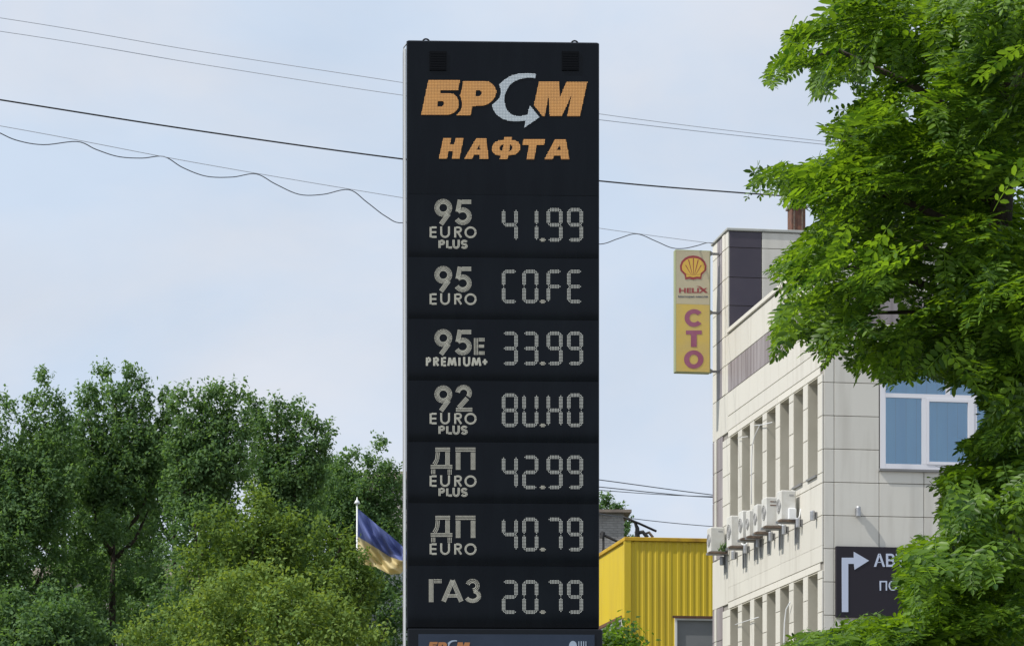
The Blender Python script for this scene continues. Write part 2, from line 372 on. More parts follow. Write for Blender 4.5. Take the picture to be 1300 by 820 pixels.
def glyph(ch, x0, x1, y0, y1, w):
    h = w/2; X0, X1, Y0, Y1 = x0+h, x1-h, y0+h, y1-h; my = (Y0+Y1)/2; mxx = (X0+X1)/2
    if ch == 'E': return [[(X0,Y0),(X0,Y1)], [(X0+h*1.6,Y0),(X1+h*.8,Y0)], [(X0+h*1.6,my),(X1+h*.8*.6,my)], [(X0+h*1.6,Y1),(X1+h*.8,Y1)]]
    if ch == 'L': return [[(X0,Y0),(X0,Y1)], [(X0+h*1.6,Y1),(X1+h*.8,Y1)]]
    if ch == 'I': return [[(mxx,Y0),(mxx,Y1)]]
    if ch == 'U':
        r = (X1-X0)/2; return [[(X0,y0+.5),(X0,Y1-r)]+arc(mxx,Y1-r,r,r,180,0,12)+[(X1,Y1-r),(X1,y0+.5)]]
    if ch == 'O': return [arc(mxx,my,(X1-X0)/2,(Y1-Y0)/2,0,345,26)]
    if ch in 'PR':
        r = (Y1-Y0)*.25 if ch == 'P' else (Y1-Y0)*.23; yb = Y0+2*r
        o = [[(X0,Y0),(X0,Y1)], [(X0+h*1.6,Y0)]+arc(X1-r,Y0+r,r,r,-90,90,10)+[(X0+h*1.6,yb)]]
        if ch == 'R': o.append([(mxx,yb+w*.4),(X1,Y1)])
        return o
    if ch == 'S':
        r = (Y1-Y0)/4; rx = (X1-X0)/2
        return [arc(mxx,Y0+r,rx,r,-30,-270,14)+arc(mxx,Y0+3*r,rx,r,-90,150,14)[1:]]
    if ch == 'M': return [[(X0,Y1),(X0+w*.6,Y0)], [(X0+w*.8,Y0+.5),(mxx,Y1-.5),(X1-w*.8,Y0+.5)], [(X1-w*.6,Y0),(X1,Y1)]]
    if ch == '+': return [[(mxx,Y0),(mxx,Y1)], [(X0,my),(mxx-w*.8,my)], [(mxx+w*.8,my),(X1,my)]]
    return []
def word(chars, w, pitch=1.35, lines=None):
    out = []
    for ch, x0, x1, y0, y1 in chars:
        pts = []
        for path in glyph(ch, x0, x1, y0, y1, w): pts += stroke(path, w, pitch, lines)
        out.append((ch, pts))
    return out
def nine(dy): return stroke(arc(562.8,264.2+dy,8.2,8.2,0,352,32), 6, 1.45, 4)+stroke([(569.2,272.2+dy),(560.2,284.6+dy)], 5.6, 1.45, 4)
def five(dy): return (stroke([(587.2,256.6+dy),(597.6,256.6+dy)],5.2,1.45,4)+stroke([(583.9,254.6+dy),(581.2,268.6+dy)],5.4,1.4,4)
                      +stroke(arc(587.4,274.9+dy,8.4,8.2,-132,148,26),5.8,1.45,4))
def two(dy): return (stroke(arc(588.6,262.4+dy,7.6,7.2,190,395,22),5.6,1.45,4)+stroke([(592.8,269.6+dy),(583,280.6+dy)],5.6,1.45,4)
                     +stroke([(579.5,283.6+dy),(599,283.6+dy)],4.6,1.45,3))
def euro(dy): return word([('E',545.6,554,288+dy,302.4+dy),('U',559,571.2,288+dy,302.6+dy),('R',576.8,586.4,288+dy,302.6+dy),('O',589.8,605,288+dy,302.8+dy)],2.3,1.15,2)
def plus(dy): return word([('P',556.8,565,305+dy,316+dy),('L',566.6,573.6,305+dy,316+dy),('U',574.6,583.6,305+dy,316.4+dy),('S',585,593.8,305+dy,316.4+dy)],2.5,1.05,2)
def de(dy): # Cyrillic De
    return (stroke([(553.4,570.5+dy),(570.8,570.5+dy)],4.6,1.5,3)+stroke([(555.8,574.5+dy),(555,583+dy),(551.8,589+dy)],5,1.5,3)
            +stroke([(568.2,574.5+dy),(568.2,589+dy)],5.4,1.5,4)+stroke([(547.5,592.4+dy),(573.6,592.4+dy)],4.6,1.5,3)
            +stroke([(550,596.4+dy),(550,601+dy)],5,1.5,3)+stroke([(570.9,596.4+dy),(570.9,601.6+dy)],5,1.5,3))
def pe(dy): return (stroke([(579,570.6+dy),(603,570.6+dy)],5,1.5,3)+stroke([(581.6,574.8+dy),(581.6,595.6+dy)],5.6,1.5,4)
            +stroke([(600.6,574.8+dy),(600.6,595.6+dy)],5.6,1.5,4))
def small_e(): return (stroke([(604.3,430+0),(604.3,450)],5,1.5,3)+stroke([(608.4,431.3),(614.6,431.3)],4.2,1.5,3)
            +stroke([(608.4,439.6),(614,439.6)],3.6,1.5,3)+stroke([(608.4,448.3),(614.6,448.3)],4.2,1.5,3))
def premium(): 
    return word([('P',540.8,547.4,453.4,465.4),('R',550,557.4,453.4,465.4),('E',560,566,453.4,465.4),('M',568,579.8,453.4,465.4),('I',581.6,585,453.4,465.4),
                 ('U',588,597,453.4,465.6),('M',598.6,611,453.4,465.4),('+',612,619.4,455.4,464)],2.6,1.05,3)
def gas(): return [('Г', stroke([(547.4,735.6),(547.4,763.4)],5.6,1.5,4)+stroke([(551.8,737.4),(560,737.4)],4.8,1.5,3)),
            ('А', stroke([(574.4,737),(563.4,762.6)],5.6,1.5,4)+stroke([(574.8,737),(585.4,762.6)],5.6,1.5,4)+stroke([(569,756),(580,756)],4.2,1.5,3)),
            ('З', stroke(arc(600,743,6.4,6.0,-160,80,18),5,1.5,3)+stroke(arc(600,756.2,8.2,6.2,-70,150,20),5,1.5,4))]
# seven segments
SEG = {'0':'abcdef','1':'bc','2':'abdeg','3':'abcdg','4':'bcfg','7':'abc','8':'abcdefg','9':'abcdfg','C':'adef','F':'aefg','E':'adefg','U':'bcdef','H':'bcefg'}
def digit_pts(ch, x, y):
    w, h = 20.6, 43.2; a = 2.4; pts = []
    xl, xr, yt, ym, yb = x+a, x+w-a, y+a, y+h/2, y+h-a
    def v(cx, c0, c1):
        nn = round((c1-c0)/1.9)
        for i in range(nn+1):
            yy = c0+(c1-c0)*i/nn; k = 1 if i in (0, nn) else 3
            for q in range(k): pts.append((cx+(q-(k-1)/2)*1.6, yy))
    def hz(cy, c0, c1):
        nn = round((c1-c0)/1.9)
        for i in range(nn+1):
            xx = c0+(c1-c0)*i/nn; k = 1 if i in (0, nn) else 3
            for q in range(k): pts.append((xx, cy+(q-(k-1)/2)*1.55))
    for s in SEG[ch]:
        if s == 'a': hz(yt, xl+1.0, xr-1.0)
        if s == 'd': hz(yb, xl+1.0, xr-1.0)
        if s == 'g': hz(ym, xl+1.0, xr-1.0)
        if s == 'f': v(xl, yt+1.0, ym-1.6)
        if s == 'b': v(xr, yt+1.0, ym-1.6)
        if s == 'e': v(xl, ym+1.6, yb-1.0)
        if s == 'c': v(xr, ym+1.6, yb-1.0)
    return pts
rows = [('41.99', 264.2), ('C0.FE', 342.4), ('33.99', 420.8), ('8U.H0', 499.2), ('42.99', 577.8), ('40.79', 656.6), ('20.79', 735.9)]
led = M['led']
for k, (t, y) in enumerate(rows):
    par = panels[k+1][0]; ds = t.replace('.', '')
    for c, x in zip(ds, (637, 663, 693.8, 719.8)):
        o = dots(digit_pts(c, x, y), 1.16, 'digit', M['led_dim'], par); o['label'] = 'digit %s in pale dots' % c if c.isdigit() else 'letter %s in pale dots' % c
    dots([(685.8+i*1.6, y+40.8+(q-1)*1.55) for i in range(5) for q in (range(3) if 0 < i < 4 else (1,))], 1.15, 'decimal_point', led, par)
rowlab = [[('9',nine(0)),('5',five(0))]+euro(0)+plus(0), [('9',nine(85)),('5',five(85))]+euro(84.8),
          [('9',nine(165)),('5',five(165)),('E',small_e())]+premium(), [('9',nine(236.4)),('2',two(236.4))]+euro(236.2)+plus(235.4),
          [('Д',de(0)),('П',pe(0))]+euro(315.4)+plus(314.2), [('Д',de(86.4)),('П',pe(86.4))]+euro(401.6), gas()]
for k, ws in enumerate(rowlab):
    for c, pts in ws:
        o = dots(pts, 1.08, 'grade_digit' if c.isdigit() else 'grade_letter', led, panels[k+1][0]); o['label'] = 'pale dotted %s of the fuel grade' % c
# header letters
def conv(pts, ox, oy, sc): return [(ox+x/sc, oy+y/sc) for x, y in pts]
LB = [conv(p,525,85,10.833) for p in ([(205,188),(637,188),(612,325),(370,325),(365,370),(500,370),(560,385),(600,425),(620,480),(622,540),(600,595),(560,635),(510,658),(470,668),(105,668)],
      [(335,478),(400,478),(418,492),(418,515),(405,545),(390,552),(325,552)])]
LP = [conv(p,525,85,10.833) for p in ([(685,203),(960,203),(1030,210),(1080,238),(1120,285),(1140,345),(1125,405),(1090,465),(1030,515),(960,540),(810,545),(785,672),(590,672),(640,620),(663,565),(668,505),(655,440),(640,405),(660,330)],
      [(860,328),(910,328),(932,345),(938,368),(925,395),(900,410),(848,412)])]
LC = [conv([(583,95),(574,145),(530,138),(480,138),(400,150),(320,180),(260,230),(225,290),(200,350),(195,420),(205,480),(230,540),(270,580),(320,605),(400,610),(480,590),(508,478),(625,622),(437,752),(458,660),(380,672),(310,672),(250,665),(170,640),(100,590),(60,530),(45,470),(100,425),(140,380),(153,320),(148,265),(132,220),(200,160),(280,115),(330,98),(380,88),(480,83),(530,86)],620,85,9.646)]
LM = [conv([(620,185),(865,185),(878,378),(955,190),(1210,193),(1120,610),(965,610),(1018,350),(898,608),(752,608),(738,350),(690,610),(665,610),(558,475)],620,85,9.646)]
cv3 = lambda p: conv(p,550,165,7.222)
LN = [cv3([(92,80),(165,80),(152,142),(192,142),(206,80),(278,80),(240,268),(170,268),(184,198),(140,198),(126,268),(52,268)])]
LA = [cv3([(395,82),(485,82),(507,268),(428,268),(424,233),(375,233),(357,268),(285,268)]), cv3([(425,138),(431,186),(398,186)])]
LF = [cv3([(655,70),(722,70),(718,98),(750,102),(780,118),(797,145),(797,180),(780,210),(750,230),(688,240),(680,272),(612,272),(617,242),(580,236),(550,215),(537,185),(545,145),(565,120),(600,104),(648,97)]),
      cv3([(645,138),(632,202),(614,194),(607,172),(618,148)]), cv3([(705,138),(722,150),(725,172),(715,194),(694,203)])]
LT = [cv3([(828,90),(1025,90),(1015,143),(948,143),(925,275),(855,275),(878,143),(818,143)])]
LA2 = [cv3([(1115,92),(1215,92),(1247,275),(1172,275),(1165,240),(1110,240),(1090,275),(1020,275)]), cv3([(1160,140),(1168,190),(1132,190)])]
def led_letter(loops, nm, m1, m2, lab):
    me = poly_mesh(nm, [[(x,-y) for x, y in l] for l in loops], 0.003, m1, tfp(0.005)); o = link(nm, me, None, panels[0][0]); o['label'] = lab
    xs = [p[0] for p in loops[0]]; ys = [p[1] for p in loops[0]]
    gx, gy = np.meshgrid(np.arange(min(xs)+1, max(xs), 1.9), np.arange(min(ys)+1, max(ys), 1.9)); gx = gx.ravel(); gy = gy.ravel()
    ins = inside(loops[0], gx, gy)
    for hole in loops[1:]: ins &= ~inside(hole, gx, gy)
    dots(list(zip(gx[ins], gy[ins])), 1.15, 'led_dots', m2, o, off=0.0085, h=0.003)['kind'] = 'stuff'
    return o
lets = [(LB,'Б'),(LP,'Р'),(LM,'М'),(LN,'Н'),(LA,'А'),(LF,'Ф'),(LT,'Т'),(LA2,'А')]
for l, c in lets: led_letter(l, 'letter', M['orange'], M['led_orange'], 'orange letter %s' % c)
led_letter(LC, 'arrow_letter', M['silver'], M['led_blue'], 'silver letter drawn as a curved arrow')
for px in (556, 724):
    x, z = lp(px, 78); v = MB().box(x-0.088, x+0.088, -0.016, 0.0, z-0.098, z+0.098)
    for i in range(7): v.box(x-0.08, x+0.08, -0.018, -0.0165, z-0.085+i*0.026, z-0.073+i*0.026)
    v.build('vent', M['vent'], pyl)
for px in (541, 731):     # lifting eyes
    x, z = lp(px, 50); ring = [(x+0.038*math.cos(t), 0.2, ZT+0.026+0.038*math.sin(t)) for t in np.linspace(0, 2*math.pi, 17)]
    MB().tube(ring, 0.009, 6, False).build('lifting_eye', M['frame'], pyl, smooth=True)
# pale strip and cable down the left edge
xs = -0.016
pts = [(0.03,0.06,ZT-0.03),(0.0,0.06,ZT-0.035),(xs-0.012,0.06,ZT-0.07),(xs-0.016,0.06,ZT-0.14)]+[(xs-0.016,0.06,z) for z in np.linspace(ZT-0.5, 0.6, 9)]
MB().tube(pts, 0.007, 6).build('edge_conduit', M['grey_metal'], pyl, smooth=True)
MB().bbox(-0.030, -0.004, 0.05, 0.40, 0.5, ZT-0.08, 0.005).build('edge_trim', M['white_metal'], pyl)
# lower cabinet with poster
xl0, _ = lp(513.5, 800); xr0, _ = lp(764.6, 800)
MB().bbox(xl0+0.03, xr0, -0.03, 0.46, 0.45, lp(516,797.5)[1], 0.012).build('lower_cabinet', M['frame'], pyl)
pz1 = lp(600,805)[1]; pz0 = pz1-2.05; px0 = lp(531,810)[0]; px1 = lp(754.5,810)[0]
pos = MB().box(px0, px1, -0.040, -0.031, pz0, pz1).build('poster_panel', M['poster'], pyl)
tfq = lambda px, py, d: Vector((lp(px,-py)[0], -0.044-d, lp(px,-py)[1]))
def shrink(loops): return [[(543+(x-534)*0.2535, -(815.0+(y-103)*0.2535)) for x, y in l] for l in loops]
for l, m_, nm in ((LB,'poster_orange','logo_letter'),(LP,'poster_orange','logo_letter'),(LM,'poster_orange','logo_letter'),(LC,'poster_white','logo_arrow')):
    link(nm, poly_mesh(nm, shrink(l), 0.002, M[m_], tfq), None, pos)
link('spoon_icon', poly_mesh('spoon_icon', [[(x,-y) for x,y in arc(727,820,5,6.5,60,-240,20)+[(726,850),(728,850)]]], 0.002, M['poster_white'], tfq), None, pos)
fk = [(734,814),(735,814),(735,822),(737,822),(737,814),(738.2,814),(738.2,822),(740,822),(740,814),(741.2,814),(741.2,822),(743,822),(743,814),(744,814),(744,824),(741,829),(740.5,850),(737.5,850),(737,829),(734,824)]
link('fork_icon', poly_mesh('fork_icon', [[(x,-y) for x,y in fk]], 0.002, M['poster_white'], tfq), None, pos)
MB().bbox(-0.2, W+0.2, -0.2, 0.7, 0.0, 0.449, 0.03).build('plinth', M['paving'], pyl)

# ================================================================ OFFICE BUILDING
YC = 46.0; XC = (1043.5-650)/F*YC; RB = math.atan2(0.155, 0.988)
off = empty('office_building', (XC, YC, 0), RB)
tag(off, 'cream panel clad office building with narrow recessed windows and dark stair tower', 'building')
ce, se = math.cos(RB), math.sin(RB)
def side_px(px, py):   # photograph point on the side wall -> (y along, z)
    r = (px-650)/F; s = (XC-r*YC)/(se+ce*r); return s, CZ+(HY-py)/F*(YC+ce*s)
def front_px(px, py, y0=0.0):
    r = (px-650)/F; bx = XC-se*y0; by = YC+ce*y0; u = (r*by-bx)/(ce-r*se); return u, CZ+(HY-py)/F*(by+se*u)
ZP = 12.16; ZTW = 14.10; DEP = 8.05; TY = 6.75; WD = 13.0
tops = [10.08, 6.81, 3.53]; bots = [8.44, 5.16, 1.9]
openings = [(0.28+0.945*k, 0.28+0.945*k+0.64) for k in range(7)]
core = MB()
# structural wall: side wall strips between openings (x .03...45), body behind
core.box(0.45, WD, 0.03, DEP, 0, ZP-0.25)
zcuts = [0.0, 1.9, 3.53, 5.16, 6.81, 8.44, 10.08, ZP-0.251]
ys_ = [0.03]+[v for o_ in openings for v in o_]+[DEP]
for a in range(0, 7):
    z0, z1 = zcuts[a], zcuts[a+1]
    if a % 2 == 0: core.box(0.03, 0.449, 0.031, DEP-0.001, z0, z1)
    else:
        for q in range(0, len(ys_)-1, 2): core.box(0.03, 0.449, ys_[q]+0.001, ys_[q+1]-0.001, z0, z1)
core.build('wall', M['core'], off)
# reveals: side, soffit and sill linings of every opening + window
wproto = None
for zt, zb in zip(tops, bots):
    for (y0, y1) in openings:
        rv = MB(); rv.box(0.006, 0.40, y1-0.012, y1+0.0005, zb, zt-0.012).box(0.006, 0.40, y0-0.0005, y0+0.012, zb, zt-0.012).box(0.006, 0.40, y0, y1, zt-0.012, zt+0.0005)
        rv.build('window_reveal', M['reveal'], off)
        MB().box(-0.035, 0.40, y0+0.013, y1-0.013, zb-0.03, zb+0.004).build('window_ledge', M['grey_metal'], off)
        wn = empty('window', (0.40, y0+0.013, zb+0.005), 0, off); w_, h_ = y1-y0-0.026, zt-zb-0.02
        if wproto is None:
            f_ = MB(); t_ = 0.05
            f_.box(0,0.05,0,t_,0,h_).box(0,0.05,w_-t_,w_,0,h_).box(0,0.05,t_,w_-t_,0,t_).box(0,0.05,t_,w_-t_,h_-t_,h_).box(0.005,0.045,t_,w_-t_,h_*0.68,h_*0.68+0.045)
            wproto = (f_.mesh('frame', M['pvc']), MB().box(0.02,0.028,t_,w_-t_,t_,h_-t_).mesh('pane', M['greyglass']))
        link('frame', wproto[0], None, wn); link('pane', wproto[1], None, wn)
# cladding tiles (shared meshes)
cache = {}
def tile(x0,x1,y0,y1,z0,z1, m='panel', name='facade_panel', g_=0.0055, ch=0.004):
    """axis aligned tile; thin direction is not gapped"""
    if x1-x0 < y1-y0: y0 += g_; y1 -= g_
    else: x0 += g_; x1 -= g_
    z0 += g_; z1 -= g_
    if y1-y0 < 0.004 or x1-x0 < 0.004 or z1-z0 < 0.004: return None
    key = (round(x1-x0,3), round(y1-y0,3), round(z1-z0,3), m)
    if key not in cache: cache[key] = MB().bbox(0,x1-x0,0,y1-y0,0,z1-z0, ch).mesh(name, M[m])
    o = link(name, cache[key], None, off, (x0+random.uniform(-.001,.001),y0,z0)); return o
def side_tile(y0,y1,z0,z1,m='panel',name='facade_panel',dx=0.0): return tile(0.0+dx,0.0285+dx,y0,y1,z0,z1,m,name)
zrow = lambda k: 10.50-0.5545*k
# belts on the side wall
def belt(z0, z1, cuts, m='panel'):
    for a, b in zip(cuts[:-1], cuts[1:]): side_tile(a, b, z0, z1, m)
c1 = [0.0, 1.4, 4.1, 6.75]; c2 = [0.0, 1.4, 2.8, 4.1, 5.45, 6.75]
belt(11.50, ZP-0.10, [0.0,1.75,3.4,5.1,6.75]); belt(10.95, 11.50, [0.0+0.38*i for i in range(18)][:18]+[6.75], 'mauve')
belt(10.50, 10.95, c1)
for zt in tops:
    d = zt-10.08
    belt(10.22+d, 10.50+d, [0.0, 2.8, 5.7, 6.75])
    for k, (y0, y1) in enumerate(openings): side_tile(y0-0.15, y1+0.15, 10.09+d, 10.22+d, 'lintel', 'lintel')
    # pilasters
    prev = 0.0
    edges = [(0.0, openings[0][0])]+[(openings[i][1], openings[i+1][0]) for i in range(6)]+[(openings[6][1], 7.2)]
    for i, (a, b) in enumerate(edges):
        zz = [8.44, 8.83, 9.39, 9.95, 10.09] if i % 2 == 0 or i in (0, 7) else [8.44, 9.12, 9.67, 10.09]
        for z0, z1 in zip(zz[:-1], zz[1:]): side_tile(a, b, z0+d, z1+d)
    for i in range(6): 
        pass
    if d > -4:
        belt(8.27+d, 8.44+d, c1); belt(7.73+d, 8.27+d, c1); belt(7.22+d, 7.73+d, c2)
# far end bay: mauve columns with pale post
for d in (0, -3.28, -6.56):
    z = [7.86, 8.44, 9.0, 9.56, 10.2]
    for z0, z1 in zip(z[:-1], z[1:]):
        side_tile(7.2, 7.66, z0+d, z1+d, 'mauve'); side_tile(7.82, 8.05, z0+d, z1+d, 'mauve'); side_tile(7.66, 7.82, z0+d, z1+d, 'panel', dx=-0.02)
        if z0 < 8.4: side_tile(6.75, 7.2, z0+d, z1+d)
    side_tile(6.75, 8.05, 10.2+d, 10.95+d, 'panel') if d == 0 else side_tile(6.75, 8.05, 10.2+d, 11.14+d, 'panel')
z = [10.95, 11.5, 12.06, 12.62, 13.16, 13.73, ZTW-0.06]
for z0, z1 in zip(z[:-1], z[1:]):
    side_tile(6.75, 6.98, z0, z1, 'panel'); side_tile(6.98, 7.2, z0, z1, 'lintel', dx=-0.01); side_tile(7.2, 7.66, z0, z1, 'mauve'); side_tile(7.66, 8.05, z0, z1, 'lintel')
# tower body and front
MB().box(0.03, 6.0, TY+0.03, DEP-0.01, ZP-0.249, ZTW-0.07).build('stair_tower', M['core'], off)
xs_ = [0.0, 0.665, 1.45, 2.23, 3.01, 3.79, 4.57, 5.35, 6.0]
for z0, z1 in zip(z[:-1], z[1:]):
    if z1 < ZP-0.3: continue
    for i in range(8):
        tile(xs_[i]+ (0.03 if i == 0 else 0), xs_[i+1], TY, TY+0.0285, max(z0, ZP-0.24), z1, 'purple' if i == 0 else 'panel')
cp = MB().bbox(-0.03, 6.03, TY-0.03, DEP+0.03, ZTW-0.055, ZTW, 0.01); cp.build('tower_flashing', M['roofcap'], off)
# parapet
pc = MB().bbox(-0.035, 0.30, -0.03, TY-0.035, ZP-0.09, ZP, 0.01); pc.build('parapet_cap', M['lintel'], off)
MB().bbox(0.305, WD, -0.03, 0.30, ZP-0.09, ZP, 0.01).build('parapet_cap', M['lintel'], off)
MB().box(0.031,0.26,0.031,TY-0.04,ZP-0.25,ZP-0.091).box(0.261,WD,0.031,0.26,ZP-0.25,ZP-0.091).build('parapet', M['core'], off)
MB().box(0.3, WD-0.05, 0.3, TY-0.05, ZP-0.249, ZP-0.235).build('roof', M['roof'], off)
# chimney on the tower
ux, _ = front_px(1003, 280, 7.1); ux2, _ = front_px(1021, 280, 7.1)
ch = MB().bbox(ux, ux2, 7.0, 7.3, ZTW-0.05, ZTW+0.50, 0.01); cho = ch.build('chimney', M['rstain'], off)
MB().box(ux-0.03, ux2+0.03, 6.97, 7.33, ZTW+0.501, ZTW+0.54).build('cap', M['rust'], cho)
for q in (0.04, 0.2): MB().box(ux+q, ux+q+0.03, 6.985, 6.999, ZTW, ZTW+0.49).build('chimney_strap', M['rust'], cho)
# front wall tiles, with the window opening
zr = [ZP-0.10, 11.50, 10.95]+[zrow(k) for k in range(0, 17)]
ucols = [0.03, 0.21]+[0.21+0.777*k for k in range(1, 12)]
WX0, WX1 = front_px(1116.8, 550)[0], front_px(1300, 550)[0]+0.55; WZ0 = front_px(1130, 595)[1]; WZ1 = front_px(1130, 458)[1]
wins = [(WX0, WX1, WZ0, WZ1), (WX0+4.4, WX1+4.4, WZ0, WZ1), (WX0, WX1, WZ0-3.28, WZ1-3.28), (WX0+4.4, WX1+4.4, WZ0-3.28, WZ1-3.28)]
for a in range(len(zr)-1):
    z1, z0 = zr[a], zr[a+1]
    for i in range(len(ucols)-1):
        x0, x1 = ucols[i], ucols[i+1]; parts_ = [(x0, x1, z0, z1)]
        for (a0, a1, b0, b1) in wins:
            new = []
            for (p0, p1, q0, q1) in parts_:
                if p1 <= a0 or p0 >= a1 or q1 <= b0 or q0 >= b1: new.append((p0,p1,q0,q1)); continue
                if q1 > b1: new.append((p0,p1,b1,q1))
                if q0 < b0: new.append((p0,p1,q0,b0))
                q0_, q1_ = max(q0,b0), min(q1,b1)
                if p0 < a0: new.append((p0,a0,q0_,q1_))
                if p1 > a1: new.append((a1,p1,q0_,q1_))
            parts_ = new
        for (p0,p1,q0,q1) in parts_:
            if q1-q0 > 0.03 and p1-p0 > 0.03: tile(p0,p1,0.0,0.0285,q0,q1,'mauve' if a == 1 else 'panel')
for wi, (a0, a1, b0, b1) in enumerate(wins):
    wn = empty('window', (a0, 0, b0), 0, off); w_, h_ = a1-a0, b1-b0
    # the wall face is the core at y=.03: window box is set just proud of it
    fz = lambda py: front_px(1150, py)[1]-WZ0
    fx = lambda px: front_px(px, 550)[0]-WX0
    fr = MB(); e = 0.002
    fr.box(0.01, fx(1124.2), -0.01, 0.028, 0, h_)                                     # left jamb
    fr.box(w_-0.09, w_-0.01, -0.01, 0.028, 0, h_)
    fr.box(fx(1124.2)+e, w_-0.09-e, -0.01, 0.028, 0, fz(589)); fr.box(fx(1124.2)+e, w_-0.09-e, -0.01, 0.028, h_-0.08, h_)
    fr.box(fx(1124.2)+e, w_-0.09-e, -0.01, 0.028, fz(505), fz(499.6))                   # transom
    for c0, c1_ in ((1170,1175.4),(1236.5,1240)): fr.box(fx(c0), fx(c1_), -0.01, 0.028, fz(589)+e, fz(505)-e)
    fr.box(fx(1200.6), fx(1206), -0.01, 0.028, fz(499.6)+e, h_-0.08-e)
    fr.build('frame', M['pvc'], wn)
    sa = MB(); sx0, sx1, sz0, sz1 = fx(1175.8), fx(1236.2), fz(588.8), fz(505.2); t0 = 0.048
    sa.box(sx0, sx0+t0, -0.02, 0.02, sz0, sz1).box(sx1-0.105, sx1, -0.02, 0.02, sz0, sz1).box(sx0+t0+e, sx1-0.107, -0.02, 0.02, sz0, sz0+t0).box(sx0+t0+e, sx1-0.107, -0.02, 0.02, sz1-t0, sz1)
    sa.build('sash', M['pvc'], wn)
    MB().box(fx(1124.4), w_-0.092, 0.004, 0.008, fz(588.8), h_-0.082).build('pane', M['glass'], wn)
    cu = MB(); nn = 16; c0, c1_ = fx(1124.4), w_-0.092
    for i in range(nn):
        xa = c0+(c1_-c0)*i/nn; xb = c0+(c1_-c0)*(i+1)/nn
        cu.quad((xa+0.001, 0.018+(i%2)*0.002, fz(588.6)), (xb-0.001, 0.018+((i+1)%2)*0.002, fz(588.6)), (xb-0.001, 0.018+((i+1)%2)*0.002, h_-0.084), (xa+0.001, 0.018+(i%2)*0.002, h_-0.084))
    cu.build('blind', M['curtain'], wn)
    MB().bbox(-0.02, w_+0.02, -0.05, 0.028, -0.045, -0.001, 0.004).build('sill', M['grey_metal'], wn)
# dark direction sign on the front
sgn = empty('direction_sign', (0,0,0), 0); sgn.parent = None
sgn.location = off.matrix_world.translation if False else (XC, YC, 0); sgn.rotation_euler = (0,0,RB)
tag(sgn, 'dark sign with pale bent arrow on the front wall below the blue window', 'sign')
u0, zt_ = front_px(1060, 693.5); u1, _ = front_px(1196, 693.5); _, zb_ = front_px(1060, 783.5)
MB().bbox(u0, u1, -0.075, -0.004, zb_, zt_, 0.006).build('board', M['sign_dark'], sgn)
tfs = lambda px, py, d: (lambda q: Vector((q[0], -0.081-d, q[1])))(front_px(px, -py))
ar = [(1067,777),(1067,708.3),(1082.2,708.3),(1082.2,700.8),(1101.5,712),(1083,723.6),(1082.2,716),(1075.2,716),(1075.2,777)]
link('arrow', poly_mesh('arrow', [[(x,-y) for x,y in ar]], 0.003, M['sign_white'], tfs), None, sgn)
link('lettering', text_mesh('lettering', 'АВТО', M['sign_white'], 1107.6, 1163, -720, -703, 0.003, tfs, 0.02), None, sgn)
link('lettering', text_mesh('lettering', 'ПО', M['sign_white'], 1115, 1137, -750, -737.5, 0.003, tfs, 0.01), None, sgn)
# wall lights along the joint line
def wall_light(loc, rz, lab):
    e_ = empty('wall_light', loc, rz); tag(e_, lab, 'wall light', 'small grey wall lights on the office building')
    MB().box(-0.035, 0.035, -0.03, -0.004, -0.06, 0.06).build('mount', M['grey_metal'], e_)
    MB().lathe((0,-0.075,-0.08), [(0.038,0),(0.042,0.01),(0.042,0.15),(0.036,0.165)], 10).build('lamp_body', M['steel'], e_, smooth=False)
def b2w(x, y, z): return (XC+x*ce-y*se, YC+x*se+y*ce, z)
for k in range(8):
    y = 0.32+0.945*k
    near = ['nearest the building corner','second from the building corner','third from the building corner','fourth from the building corner','fifth from the building corner','sixth from the building corner','seventh from the building corner','farthest from the building corner'][k]
    wall_light(b2w(-0.0, y, 7.76), RB-math.pi/2, 'small grey wall light on the side wall, '+near)
wall_light(b2w(front_px(1088,650)[0], 0, front_px(1088,650)[1]), RB, 'small grey wall light on the front wall above the dark sign')
